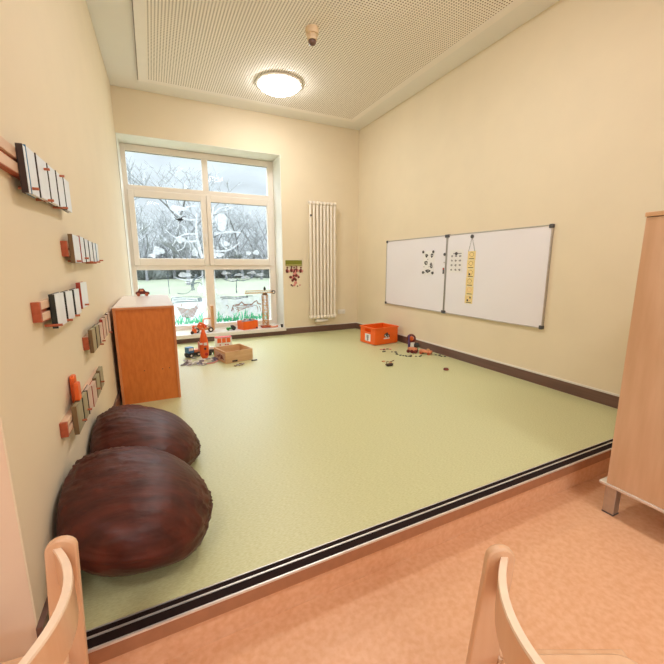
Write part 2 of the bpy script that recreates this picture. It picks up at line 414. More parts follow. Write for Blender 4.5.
# middle right pane
t = painting('white painted tree with a nest box and bird on the middle right window pane')
mb = MB()
ribbon(mb, curve((-2.22, 1.17), (-2.20, 1.92), .05), .045, YP); ribbon(mb, curve((-2.21, 1.52), (-1.82, 1.55), .06), .045, YP)
ribbon(mb, curve((-2.21, 1.28), (-1.84, 1.42), -.14), .032, YP); ribbon(mb, curve((-2.2, 1.80), (-1.90, 1.90), .2), .02, YP)
ribbon(mb, curve((-2.04, 1.31), (-2.12, 1.45), .2), .018, YP); ribbon(mb, curve((-1.98, 1.34), (-1.90, 1.22), .2), .016, YP)
ribbon(mb, curve((-2.0, 1.33), (-1.97, 1.45), -.2), .014, YP); ribbon(mb, curve((-1.95, 1.56), (-1.98, 1.74), .2), .014, YP)
out_(mb, 'branches', M_filmw, t)
for a_ in [(-2.10, 1.70, .085, .13, 0), (-2.04, 1.38, .05, .035, 2), (-1.60, 1.26, .05, .035, 4), (-1.72, 1.25, .04, .03, 1), (-2.15, 1.22, .06, .035, 1)]:
    mb = MB(); blob(mb, *a_[:4], YP - .0012, wob=.1, seed=a_[4]); out_(mb, 'snow_patch', M_filmw, t)
mb = MB()
for a, b, c in [((-2.18, 1.60), (-2.17, 1.80), -.1), ((-2.02, 1.60), (-2.02, 1.82), .0), ((-2.17, 1.58), (-2.03, 1.58), -.2), ((-2.12, 1.47), (-2.0, 1.47), .2)]:
    ribbon(mb, curve(a, b, c), .008, YP - .002)
out_(mb, 'outline', M_filmd, t)
# lower panes: whitewashed meadow scenes
def meadow(x0, x1, label, seed):
    rnd = random.Random(seed)
    t = painting(label); zt = .60
    mb = MB(); n = 24; up = []; lo = []
    for i in range(n + 1):
        x = x0 + (x1 - x0) * i / n
        up.append(mb.bm.verts.new((x, YP, zt + .02 * math.sin(7 * x + seed)))); lo.append(mb.bm.verts.new((x, YP, .192)))
    for i in range(n): mb.bm.faces.new([up[i], up[i + 1], lo[i + 1], lo[i]])
    out_(mb, 'whitewash', M_film, t)
    mb = MB(); x = x0 + .02
    while x < x1 - .03:
        c = (x - x0) / (x1 - x0); hh = .05 + .09 * abs(math.sin(6 * c + seed)) * rnd.uniform(.6, 1.1)
        for k in range(4):
            ribbon(mb, curve((x + rnd.uniform(-.01, .01), .205), (x + rnd.uniform(-.045, .045), .22 + hh * rnd.uniform(.6, 1.25)), rnd.uniform(-.15, .15)), .016, YP - .002)
        if rnd.random() < .5: blob(mb, x, .24, .028, .02, YP - .0025, seed=x * 9)
        x += rnd.uniform(.03, .06)
    out_(mb, 'grass', M_filmg, t)
    return t
t = meadow(-2.86, -2.40, 'painted meadow with a brown boat shape and green grass on the lower left pane', 3)
mb = MB()
for k in range(7): ribbon(mb, curve((-2.80 + .01 * k, .46 - .022 * k), (-2.50 - .012 * k, .455 - .022 * k), -.10, wob=.01), .013, YP - .003, False)
ribbon(mb, curve((-2.74, .47), (-2.72, .51), .2), .014, YP - .003); ribbon(mb, curve((-2.55, .46), (-2.52, .51), -.3), .014, YP - .003)
out_(mb, 'nest', M_filmb, t)
mb = MB()
for a, b, c in [((-2.86, .60), (-2.46, .60), .02), ((-2.86, .525), (-2.46, .535), .02), ((-2.86, .60), (-2.865, .525), 0), ((-2.46, .60), (-2.45, .53), 0),
                ((-2.84, .58), (-2.52, .56), .03), ((-2.84, .56), (-2.52, .545), -.03)]: ribbon(mb, curve(a, b, c), .011, YP - .003, False)
blob(mb, -2.48, .565, .03, .028, YP - .004, wob=.1)
ribbon(mb, curve((-2.56, .70), (-2.48, .93), .15), .05, YP - .001); ribbon(mb, curve((-2.54, .80), (-2.42, .78), .2), .02, YP - .001)
ribbon(mb, curve((-2.52, .88), (-2.40, .93), -.2), .018, YP - .001); ribbon(mb, curve((-2.78, .67), (-2.57, .73), -.2), .014, YP - .001)
ribbon(mb, curve((-2.88, .66), (-2.885, .99), .01), .010, YP - .001, False)
out_(mb, 'outline', M_filmd, t)
mb = MB()
ribbon(mb, curve((-2.40, .62), (-2.41, .99), .03), .05, YP); ribbon(mb, curve((-2.41, .9), (-2.80, .90), .12), .035, YP)
ribbon(mb, curve((-2.5, .93), (-2.66, .82), .2), .025, YP); blob(mb, -2.66, .93, .09, .035, YP, seed=2); blob(mb, -2.46, .72, .04, .07, YP, seed=3)
out_(mb, 'branches', M_filmw, t)
t = meadow(-2.25, -1.40, 'painted meadow with brown animals and green grass on the lower right pane', 5)
mb = MB()
ribbon(mb, [(-2.02, .36), (-1.99, .45), (-1.9, .46), (-1.86, .50), (-1.82, .455), (-1.70, .455), (-1.66, .49), (-1.62, .51), (-1.60, .46), (-1.55, .45)], .022, YP - .003, False)
for k in range(4): ribbon(mb, curve((-1.98 + .015 * k, .43 - .025 * k), (-1.62 - .06 * k, .43 - .012 * k), .03, wob=.012), .010, YP - .003, False)
for x in (-2.0, -1.93, -1.62, -1.58): ribbon(mb, curve((x, .42), (x + .01, .33), .1), .014, YP - .003)
ribbon(mb, curve((-2.10, .46), (-2.08, .40), .4), .012, YP - .003)
out_(mb, 'animals', M_filmb, t)
mb = MB()
ribbon(mb, curve((-2.18, .58), (-1.68, .585), .0, wob=.01), .014, YP - .003, False); ribbon(mb, curve((-2.16, .555), (-1.75, .56), .0, wob=.02), .012, YP - .003, False)
ribbon(mb, curve((-1.93, .64), (-1.91, .86), .04), .022, YP - .001); ribbon(mb, curve((-1.92, .83), (-2.18, .92), .15), .016, YP - .001)
ribbon(mb, curve((-1.92, .84), (-1.62, .93), -.15), .016, YP - .001); ribbon(mb, curve((-2.0, .90), (-1.80, .95), .1), .018, YP - .001)
out_(mb, 'outline', M_filmd, t)
mb = MB(); ribbon(mb, curve((-2.23, .62), (-2.24, .99), .03), .03, YP); out_(mb, 'trunk', M_filmw, t)
for (x, z) in [(-2.08, .95), (-1.88, .92), (-1.68, .95), (-1.55, .92), (-1.78, .88), (-1.98, .84)]:
    mb = MB(); blob(mb, x, z, .07, .022, YP, wob=.2, seed=x * 5); out_(mb, 'snow_patch', M_filmw, t)

# ------------------------------------------------------------------ outside
tag(MB().box(-90, 70, .6, 140, -.6, -.45).out('lawn', M_lawn), 'pale green lawn outside the window', 'lawn', kind='stuff')
def tree_mesh(seed, h, spread, tag_):
    rnd = random.Random(seed); trunk = MB(); tw = MB()
    def grow(p, d, L, r, lvl):
        n = 3; pts = [p]; q = Vector(p); dd = Vector(d)
        for i in range(n):
            dd = (dd + Vector((rnd.uniform(-.22, .22), rnd.uniform(-.22, .22), rnd.uniform(-.04, .16)))).normalized()
            q = q + dd * L / n; pts.append(q.copy())
        (trunk if lvl < 2 else tw).tube(pts, [r * (1 - .5 * i / n) for i in range(n + 1)], 5 if lvl < 2 else 3, cap=False)
        if lvl >= 4: return
        for k in range({0: 7, 1: 5, 2: 5, 3: 5}[lvl]):
            i = rnd.randint(1, n); base = pts[i]
            a = rnd.uniform(0, 2 * PI); nd = (dd * .6 + Vector((math.cos(a) * spread, math.sin(a) * spread, rnd.uniform(.0, .6)))).normalized()
            grow(base, nd, L * rnd.uniform(.45, .68), max(r * .5, .012), lvl + 1)
    grow(Vector((0, 0, 0)), Vector((0, 0, 1)), h * .5, h * .018, 0)
    return trunk, tw
protos = []
for s, (h, sp) in enumerate([(9, .8), (8, 1.0), (10, .6), (7.5, .9)]):
    tr, tw = tree_mesh(40 + s, h, sp, '')
    root = thing('bare_tree', (0, 0, -.46), 'bare grey winter tree in the thicket beyond the lawn', 'tree', 'bare trees beyond the lawn')
    tr.out('trunk', M_trunk, root); tw.out('twigs', M_twig, root); protos.append(root)
rnd = random.Random(11); used = set(); k = 0
CAMX, CAMY = -3.085, -5.348
for i in range(34):                      # the thicket fills the strip of view through the window
    d = 38 + 10 * rnd.random() + (i % 3) * 3
    ang = -.10 + .50 * ((i + rnd.uniform(-.4, .4)) / 33)      # bearing from +y towards +x
    x = CAMX + d * math.tan(ang); y = CAMY + d
    kk = i % 4; o = protos[kk] if kk not in used else copy_tree(protos[kk]); used.add(kk)
    o.location = (x, y, -.46); sc = rnd.uniform(.75, 1.1); o.scale = (sc, sc, sc); o.rotation_euler.z = rnd.uniform(0, 6.28)
for (x, y, kk, sc, lab) in [(-5.4, 17, 0, 1.0, 'nearer bare tree with fine twigs reaching into the upper left pane'),
                            (-.6, 25, 1, 1.25, 'nearer bare tree whose crown tip shows in the upper right pane')]:
    o = copy_tree(protos[kk]); o.location = (x, y, -.46); o.scale = (sc,) * 3; o['label'] = lab; del o['group']
def bush_mesh(seed):
    rnd = random.Random(seed); mb = MB()
    for k in range(520):
        a = rnd.uniform(0, 2 * PI); b = rnd.uniform(.1, 1.45); L = rnd.uniform(.8, 2.2); r0 = rnd.uniform(0, .5)
        p = Vector((math.cos(a) * r0 * 2.2, math.sin(a) * r0, 0)); d = Vector((math.cos(a) * math.cos(b), math.sin(a) * math.cos(b) * .6, math.sin(b)))
        pts = [p, p + d * L * .5 + Vector((rnd.uniform(-.1, .1),) * 3), p + d * L + Vector((rnd.uniform(-.25, .25), rnd.uniform(-.25, .25), rnd.uniform(-.2, .2)))]
        mb.tube(pts, [.03, .022, .012], 3, cap=False)
    return mb
bp = tag(bush_mesh(3).out('bare_bush', M_bush), 'leafless grey green bush at the far edge of the lawn', 'bush', 'bare bushes along the lawn edge')
for i in range(22):
    o = bp if i == 0 else bp.copy()
    if i: COL.objects.link(o)
    ang = -.10 + .50 * (i + rnd.uniform(-.3, .3)) / 21; d = 43 + 5 * rnd.random()
    o.location = (CAMX + d * math.tan(ang), CAMY + d, -.46); sc = rnd.uniform(.8, 1.2); o.scale = (sc * 1.2, sc, sc); o.rotation_euler.z = rnd.uniform(-.4, .4)

# ------------------------------------------------------------------ ceiling fittings
def ceiling_lamp(x, y, z, label, grp=None):
    t = thing('ceiling_lamp', (x, y, z), label, 'ceiling lamp', grp)
    MB().lathe([(0, 0), (.255, 0), (.262, -.006), (.262, -.018), (.245, -.026), (.236, -.026), (.236, -.018), (0, -.018)], n=48).out('housing', M_whiteplastic, t, smooth=True)
    prof = [(.235, -.020)] + [(.235 * math.cos(a), -.020 - .075 * math.sin(a)) for a in [i * PI / 2 / 8 for i in range(1, 9)]]
    prof[-1] = (0, -.095)
    MB().lathe(prof, n=48).out('diffuser', M_lamp, t, smooth=True)
    return t
ceiling_lamp(-1.61, -.97, PZ, 'round white ceiling lamp glowing on the perforated panel near the window')
fill_lamp = copy_tree([o for o in COL.objects if o.name == 'ceiling_lamp'][0]); fill_lamp.location = (-1.61, -3.25, PZ); fill_lamp['label'] = 'added unseen ceiling lamp over the step end of the panel'  # added lamp above the view to brighten the play area
for x, y in ((-1.5, -6.0), (-4.2, -6.0), (-2.9, -7.8)):  # added lamps behind the camera to brighten the lower room
    l = copy_tree(fill_lamp); l.location = (x, y, H); l['label'] = 'added unseen ceiling lamp in the room below the step'; l['group'] = 'added lower room ceiling lamps'
t = thing('smoke_detector', (-1.655, -2.03, PZ), 'small beige smoke detector with dark tip on the perforated panel', 'smoke detector')
MB().lathe([(0, 0), (.058, 0), (.060, -.02), (.055, -.05), (.0, -.05)], n=32).out('base', M_detect, t, smooth=True)
MB().lathe([(0, -.05), (.042, -.05), (.045, -.062), (.046, -.085), (.040, -.095), (0, -.095)], n=32).out('body', M_detect, t, smooth=True)
MB().lathe([(0, -.095), (.034, -.095), (.036, -.11), (.028, -.125), (.015, -.132), (0, -.132)], n=24).out('sensor_tip', M_base, t, smooth=True)

# ------------------------------------------------------------------ radiator
t = thing('radiator', (0, 0, 0), 'tall white tubular radiator on the back wall right of the window', 'radiator')
n = 8; xa, xb = -.905, -.445
for k in range(n):
    x = xa + .027 + (xb - xa - .054) * k / (n - 1)
    mb = MB()
    mb.tube([(x, -.094, .27), (x, -.094, 1.97)], .0195, 14)
    mb.out('tube', M_rad, t, smooth=True)
for z in (.255, 1.985):
    mb = MB()
    for k in range(n):
        x = xa + .027 + (xb - xa - .054) * k / (n - 1)
        mb.box(x - .0265, x + .0265, -.122, -.043, z - .024, z + .024)
    mb.out('header', M_rad, t, bevel=.012)
for x in (-.84, -.50):
    MB().box(x - .012, x + .012, -.05, -.001, 1.78, 1.82).out('wall_bracket', M_rad, t)
    MB().box(x - .012, x + .012, -.05, -.001, .40, .44).out('wall_bracket', M_rad, t)
mb = MB().box(-.80, -.64, -.11, -.055, .175, .215)
mb.cyl((-.76, -.08, .17), (-.76, -.08, .24), .014); mb.cyl((-.68, -.08, .17), (-.68, -.08, .24), .014)
mb.cyl((-.76, -.08, .19), (-.76, -.001, .19), .011); mb.cyl((-.68, -.08, .19), (-.68, -.001, .19), .011)
mb.out('valve_block', M_whiteplastic, t, bevel=.006)
MB().cyl((-.64, -.083, .195), (-.59, -.083, .195), .018).out('valve_knob', M_whiteplastic, t, smooth=True)
MB().cyl((-.878, -.125, 1.80), (-.878, -.112, 1.80), .016, 12).out('air_valve', M_darkgrey, t)
t = thing('power_socket', (-.297, 0, .303), 'white double power socket on the back wall beside the radiator', 'power socket')
MB().prism(rounded(.135, .075, .01), 'y', -.010, 0).out('plate', M_whiteplastic, t, bevel=.002)
for s in (-1, 1):
    mb = MB(); mb.tube([(s * .032, -.010, 0), (s * .032, -.018, 0)], .026, 24); mb.out('outlet', M_whiteplastic, t, smooth=True)
    mb = MB(); mb.cyl((s * .032 - .009, -.0185, 0), (s * .032 - .009, -.017, 0), .003, 8); mb.cyl((s * .032 + .009, -.0185, 0), (s * .032 + .009, -.017, 0), .003, 8); mb.out('hole', M_black, t)

# wall picture: olive header with a row of dark figures hanging below
t = thing('wall_picture', (0, 0, 0), 'small olive green topped picture with maroon figures beside the window', 'wall picture')
MB().box(-1.258, -.992, -.012, 0, 1.055, 1.14).out('header', M_olive, t, bevel=.003)
MB().box(-1.255, -.995, -.0135, -.012, 1.066, 1.072).out('stripe', M_yellow, t)
rr = random.Random(4)
def cut(x, z, r_, sx, sy, sz, m, y=-.006):
    MB().sphere((x, y, z), r_, sx, sy, sz).out('maroon_cutout' if m is M_maroon else 'pink_cutout', m, t, smooth=True)
for i, x in enumerate([-1.235, -1.165, -1.125, -1.085, -1.015]):
    z = .98 + .01 * (i % 2)
    cut(x, z, .024, 1, .22, 1.3, M_maroon); cut(x + .005, z + .048, .014, 1, .3, 1, M_maroon); cut(x + .028, z - .005, .014, 1, .3, 1.6, M_pink, -.007)
for (x, z, r_) in [(-1.18, .885, .022), (-1.13, .905, .018), (-1.09, .91, .024), (-1.05, .885, .018), (-1.12, .86, .024), (-1.15, .835, .02), (-1.10, .845, .02), (-1.17, .765, .013), (-1.15, .75, .010), (-1.07, .745, .011)]:
    cut(x, z, r_, 1.1, .22, 1, M_maroon)
for (x, z, r_) in [(-1.11, .94, .03), (-1.15, .88, .022), (-1.06, .90, .02), (-1.10, .80, .024), (-1.12, .765, .02), (-1.03, .76, .012)]:
    cut(x, z, r_, 1.1, .2, 1, M_pink, -.004)

# ------------------------------------------------------------------ whiteboards on the right wall
def whiteboard(y0, y1, label):
    t = thing('whiteboard', (0, (y0 + y1) / 2, .957), label, 'whiteboard')
    h = (y0 - y1) / 2; a, b = -.447, .447
    MB().box(-.018, -.004, -h + .008, h - .008, a + .008, b - .008).out('panel', M_board, t)
    mb = MB()
    for (p, q, r_, s_) in [(-h, -h + .009, a, b), (h - .009, h, a, b)]: mb.box(-.024, 0, p, q, r_, s_)
    mb.box(-.024, 0, -h + .009, h - .009, a, a + .009); mb.box(-.024, 0, -h + .009, h - .009, b - .009, b)
    mb.out('frame', M_metal, t, bevel=.002)
    for sy in (-1, 1):
        for sz in (-1, 1):
            MB().prism(rounded(.034, .034, .008, cx=sy * (h - .012), cy=sz * (.447 - .012)), 'x', -.029, -.0).out('corner_cap', M_darkgrey, t, bevel=.003)
    return t
whiteboard(-.873, -2.078, 'whiteboard nearer the window with an animal drawing sheet')
whiteboard(-2.086, -3.315, 'whiteboard nearer the step with a hanging yellow card strip')
XB = -.0185
def magnet(y, z, label, m=M_darkgrey, r=.017):
    o = MB().cyl((XB - .001, 0, 0), (XB - .010, 0, 0), r, 20).out('magnet', m, None, loc=(0, y, z), bevel=.002)
    return tag(o, label, 'magnet')
t = thing('drawing_sheet', (0, 0, 0), 'white sheet with dark animal drawings on the whiteboard nearer the window', 'drawing')
MB().box(XB - .0012, XB - .0002, -1.885, -1.685, .950, 1.232).out('sheet', M_paper, t)
def ink_patch(mb, y, z, ry, rz, x=XB - .0022, n=12):
    c = [mb.bm.verts.new((x, y + ry * math.cos(2 * PI * i / n), z + rz * math.sin(2 * PI * i / n))) for i in range(n)]
    mb.bm.faces.new(c)
rr = random.Random(3)
def animal(cy, cz, ry, rz, n, name='animal_drawing'):
    mb = MB()
    for k in range(n):
        a = 2 * PI * k / n
        q = rr.uniform(.3, .75); ink_patch(mb, cy + ry * q * math.cos(a), cz + rz * q * math.sin(a), rr.uniform(.25, .45) * ry, rr.uniform(.14, .30) * rz, x=XB - .0014 - .00004 * k)
    mb.out(name, M_ink, t)
animal(-1.738, 1.182, .030, .034, 8); animal(-1.835, 1.178, .028, .032, 8); animal(-1.735, 1.09, .034, .030, 9); animal(-1.832, 1.060, .032, .036, 9)
animal(-1.775, .995, .055, .026, 12)
for (y, z) in [(-1.715, .975), (-1.835, .975), (-1.765, 1.135), (-1.70, 1.045), (-1.79, 1.045)]: animal(y, z, .012, .008, 4, 'small_mark')
for y, z, w in [(-1.678, 1.226, 'upper window side'), (-1.862, 1.224, 'upper step side'), (-1.690, .975, 'lower window side'), (-1.865, .972, 'lower step side')]:
    magnet(y, z, 'dark round magnet at the %s corner of the animal drawing' % w)
magnet(-2.055, 1.188, 'dark round magnet highest beside the joint of the two whiteboards')
magnet(-2.055, 1.095, 'tiny grey magnet midway down the joint of the whiteboards', M_metal, .008)
o = MB().box(XB - .008, XB - .001, -.010, .010, -.04, .03).out('magnet', M_darkgrey, None, loc=(0, -2.048, 1.005), bevel=.003); tag(o, 'oblong dark and red magnet lowest beside the joint of the whiteboards', 'magnet')
MB().box(XB - .0095, XB - .008, -.009, .009, .01, .028).out('red_end', M_toyred, o)
t = thing('icon_sheet', (0, 0, 0), 'white sheet with a grid of faint grey symbols on the whiteboard nearer the step', 'printed sheet')
MB().box(XB - .0012, XB - .0002, -2.338, -2.138, .985, 1.235).out('sheet', M_paper, t)
rr = random.Random(9)
for i in range(3):
    for j in range(4):
        mb = MB(); y = -2.172 - .062 * i; z = 1.165 - .050 * j
        for k in range(7):
            a = 2 * PI * k / 7
            ink_patch(mb, y + .013 * math.cos(a) * rr.uniform(.3, 1), z + .011 * math.sin(a) * rr.uniform(.3, 1), rr.uniform(.006, .011), rr.uniform(.003, .006), x=XB - .0020 - .00004 * k, n=8)
        mb.out('symbol', M_greyink, t)
mb = MB().box(XB - .0022, XB - .0013, -2.312, -2.19, 1.190, 1.196); mb.out('heading', M_ink, t)
magnet(-2.238, 1.192, 'dark round magnet holding the top of the grey symbol sheet')
# hanging strip of yellow cards
t = thing('card_strip', (0, 0, 0), 'hanging strip of six pale yellow cards on the whiteboard nearer the step', 'card strip')
top = Vector((-2.453, 1.212)); bot = Vector((-2.458, .652)); ch = (top.y - bot.y) / 6
for i in range(6):
    z1 = top.y - ch * i; z0 = z1 - ch + .004; yc = -2.455 + (.002 if i % 2 else -.002)
    c = MB().box(XB - .003, XB - .001, yc - .053, yc + .053, z0, z1).out('card', M_yellow, t)
    mb = MB().box(XB - .0036, XB - .003, yc - .035, yc + .033, z0 + .007, z0 + .014)
    if i in (2, 5):
        mb.box(XB - .0036, XB - .003, yc + .005, yc + .025, z0 + .022, z0 + .045)
    if i == 5: mb.box(XB - .0036, XB - .003, yc - .03, yc - .012, z0 + .055, z0 + .075)
    mb.out('print', M_ink, c)
    mb = MB(); rr = random.Random(i)
    for k in range(9):
        a = 2 * PI * k / 9; ink_patch(mb, yc + .028 * math.cos(a), z0 + .055 + .022 * math.sin(a), .006, .004, x=XB - .0034, n=6)
    mb.out('motif', M_pink if i > 3 else M_covero, c)
mb = MB().tube([(XB - .004, -2.412, 1.21), (XB - .004, -2.449, 1.36), (XB - .004, -2.497, 1.21)], .0018, 5)
mb.out('string', M_darkgrey, t)
magnet(-2.449, 1.363, 'dark round magnet carrying the string of the yellow card strip', r=.02)

# ------------------------------------------------------------------ picture book rails on the left wall
ANG = -math.atan(.0238)
def rail(y0, y1, z0, z1, label, pegs, pegz):
    """wall rail from y0 (step end) to y1 (window end); local x points into the room"""
    t = thing('book_rail', (LX(y0), y0, z0), label, 'book rail', rz=ANG)
    L = y1 - y0; h = z1 - z0; g = .006; mid = h * .5
    mb = MB(); mb.box(0, .022, 0, L, 0, mid - g); mb.box(0, .022, 0, L, mid + g, h); mb.box(0, .012, 0, L, mid - g, mid + g)
    mb.out('rail', M_railface, t, bevel=.0015)
    mb = MB().box(0, .0235, -.002, .014, -.001, h + .001); mb.out('end_block', M_railwood, t, bevel=.001)
    mb = MB().box(.011, .0125, .014, L, mid - g + .0005, mid + g - .0005); mb.out('groove', M_railwood, t)
    mb = MB().box(0, .021, .014, L, -.003, -.0002); mb.out('lower_edge', M_railwood, t)
    for (py, pz) in pegs:
        MB().cyl((.005, py - y0, pz - z0), (.056, py - y0, pz - z0), .0045, 10).out('peg', M_peg, t, smooth=True)
    return t
def book(y0, y1, z0, z1, cov, pg, label, grp=None, lean=0, off=.023, th=.017):
    t = thing('picture_book', (LX(y0) + off * math.cos(ANG), y0, z0), label, 'picture book', grp, rz=ANG)
    w = y1 - y0; h = z1 - z0
    M = Matrix.Rotation(lean, 4, 'X')
    mb = MB(); mb.box(0, .0025, 0, w, 0, h, M); mb.box(0, th, 0, .003, 0, h, M); mb.out('cover', cov, t)
    mb = MB(); mb.box(.0028, th - .0005, .0032, w - .002, .002, h - .002, M); mb.out('page_block', pg, t)
    return t
rails = []
# (rail y0,y1,z0,z1), books [(y0,y1,z0,z1,cover,page)]
R1 = rail(-4.22, -3.26, 1.338, 1.412, 'wooden book rail highest on the left wall', [(-3.86, 1.305), (-3.69, 1.40), (-3.69, 1.296), (-3.46, 1.425), (-3.47, 1.30)], 1.3)
where = ['at the step end', 'second from the step end', 'third from the step end', 'fourth from the step end', 'fifth from the step end', 'at the window end']
def fill(rows, rail_name, q0, q1):
    n = len(rows); p0, p1 = rows[0][0], rows[-1][1]; k_ = (q1 - q0) / (p1 - p0)
    rows = [(q0 + (r_[0] - p0) * k_, q0 + (r_[1] - p0) * k_) + r_[2:] for r_ in rows]
    for i, (a, b, z0, z1, c, p, desc) in enumerate(rows):
        w_ = where[i] if i < n - 1 else 'at the window end'
        book(a, b, z0, z1, c, p, '%s of the %s, %s' % (desc, rail_name, w_), grp=None, lean=0)
fill([(-3.955, -3.925, 1.285, 1.424, M_coverd, M_page, 'narrow dark spined white book'),
      (-3.921, -3.832, 1.287, 1.430, M_toyblue, M_page, 'white book with blue edge'),
      (-3.818, -3.690, 1.292, 1.432, M_coverd, M_page, 'wide white book with dark edge'),
      (-3.678, -3.566, 1.296, 1.432, M_coverd, M_page, 'white book held by two dowels'),
      (-3.552, -3.440, 1.300, 1.434, M_coverd, M_page, 'white book with dark edge'),
      (-3.428, -3.32, 1.300, 1.434, M_coverb, M_page, 'pale book with black edge')], 'top rail', -3.905, -3.295)
rail(-3.40, -2.60, 1.109, 1.171, 'wooden book rail below the top one and closer to the window', [(-3.33, 1.088), (-3.13, 1.104), (-3.0, 1.086), (-2.90, 1.082), (-2.76, 1.088), (-2.63, 1.098)], 1.085)
fill([(-3.455, -3.29, 1.079, 1.205, M_covero, M_page, 'olive spined white book'),
      (-3.27, -3.16, 1.082, 1.208, M_coverr, M_page, 'white book with reddish edge'),
      (-3.14, -3.03, 1.085, 1.204, M_coverb, M_page, 'white book with black green edge'),
      (-3.01, -2.89, 1.086, 1.200, M_coverb, M_page, 'white book with dark edge'),
      (-2.87, -2.77, 1.088, 1.198, M_coverd, M_page, 'white book with brown edge'),
      (-2.75, -2.66, 1.09, 1.198, M_toyblue, M_page, 'slim white book')], 'second highest rail', -3.368, -2.665)
rail(-3.896, -3.10, .889, .952, 'wooden book rail at middle height with its step end bare', [(-3.80, .864), (-3.64, .860), (-3.50, .860), (-3.27, .884)], .858)
fill([(-3.845, -3.70, .850, .970, M_coverb, M_page, 'black spined book with white face'),
      (-3.675, -3.545, .852, .968, M_coverb, M_page, 'white book with thick black edge'),
      (-3.515, -3.40, .856, .968, M_coverb, M_page, 'white book with black edge'),
      (-3.36, -3.19, .870, .990, M_coverr, M_page, 'taller white book with red edge')], 'middle rail', -3.787, -3.17)
rail(-3.213, -2.42, .652, .714, 'wooden book rail second from the bottom beside the orange cabinet', [(-2.90, .636), (-2.98, .632), (-2.58, .634)], .63)
fill([(-3.285, -3.16, .628, .747, M_covero, M_pageg, 'olive book with grey green face'),
      (-3.14, -3.02, .628, .745, M_coverb, M_pageg, 'grey green book with dark edge'),
      (-3.00, -2.86, .628, .738, M_coverd, M_pagep, 'pale pink book with black edge'),
      (-2.84, -2.72, .630, .75, M_coverr, M_pagep, 'pink book with red edge'),
      (-2.70, -2.58, .632, .752, M_covero, M_pagep, 'pale book with olive edge'),
      (-2.56, -2.45, .632, .755, M_coverd, M_pagep, 'pale book with brown edge')], 'second lowest rail', -3.19, -2.49)
rail(-3.782, -2.96, .441, .495, 'wooden book rail lowest on the left wall above the beanbags', [(-3.62, .437), (-3.50, .439), (-3.24, .453), (-3.10, .448)], .44)
fill([(-3.755, -3.635, .407, .524, M_covero, M_pageg, 'olive book with grey green face'),
      (-3.622, -3.52, .408, .518, M_coverb, M_pageg, 'grey green book with dark edge'),
      (-3.505, -3.40, .402, .515, M_coverd, M_pagep, 'pink and brown book'),
      (-3.385, -3.27, .396, .500, M_coverr, M_pagep, 'reddish book'),
      (-3.255, -3.14, .400, .505, M_covero, M_pageg, 'olive brown book'),
      (-3.125, -3.01, .404, .512, M_covero, M_pageg, 'brown green book')], 'lowest rail', -3.694, -3.0)
for (y, z0, z1, lab, of) in [(-3.615, .5255, .600, 'nearer orange block standing on the lowest book rail', .028), (-3.56, .500, .618, 'taller orange block standing behind the other on the lowest book rail', .006)]:
    o = MB().prism(rounded(.048, z1 - z0, .012, cy=(z1 - z0) / 2), 'x', 0, .016).out('orange_block', M_toyorange, None, loc=(LX(y) + of - (.001), y, z0), rz=ANG, bevel=.003)
    tag(o, lab, 'toy block')

# ------------------------------------------------------------------ orange cabinet
cx0, cx1, cy0, cy1, cz = -3.372, -2.952, -2.25, -1.07, .760
t = thing('low_cabinet', (0, 0, 0), 'low orange stained cabinet with pale top against the left wall', 'cabinet')
mb = MB().box(cx0, cx0 + .018, cy0, cy1, .0, cz - .02); mb.out('side_panel', M_orangeedge, t, bevel=.002)
mb = MB().box(cx1 - .018, cx1, cy0, cy1, .0, cz - .02); mb.out('side_panel', M_orangeedge, t, bevel=.002)
MB().box(cx0, cx1, cy0 - .002, cy1, cz - .02, cz - .004).out('top_board', M_orangeedge, t, bevel=.002)
MB().box(cx0 + .001, cx1 - .001, cy0 + .001, cy1 - .001, cz - .004, cz).out('top_laminate', M_cabtop, t)
MB().box(cx0 + .018, cx1 - .018, cy0 + .010, cy0 + .026, .0, cz - .02).out('end_panel', M_orangewood, t)
MB().box(cx0 + .018, cx1 - .018, cy1 - .016, cy1, .0, cz - .02).out('end_panel', M_orangewood, t)
for z in (.04, .38): MB().box(cx0 + .018, cx1 - .018, cy0 + .026, cy1 - .016, z, z + .016).out('shelf', M_orangeedge, t)
mb = MB()
for x in (-3.02, -3.07, -3.20): mb.cyl((x, cy0 + .0095, .25 + .01 * (x * 7 % 1)), (x, cy0 + .0105, .25 + .01 * (x * 7 % 1)), .004, 8)
mb.out('screw_hole', M_coverd, t)
# little wooden toy on top
t = thing('toy_car', (-3.19, -1.17, cz), 'small brown wooden toy car on the pale cabinet top', 'toy')
MB().prism([(-.06, .018), (.065, .018), (.065, .040), (.03, .046), (.015, .075), (-.025, .075), (-.04, .046), (-.06, .042)], 'y', -.022, .022).out('body', M_maroon, t, bevel=.004)
MB().box(-.02, .012, -.0235, .0235, .05, .068).out('cab_window', M_toyskin, t)
for x in (-.035, .038):
    for y in (-.024, .024): MB().cyl((x, y - .004, .017), (x, y + .004, .017), .017, 16).out('wheel', M_railwood, t, smooth=True)

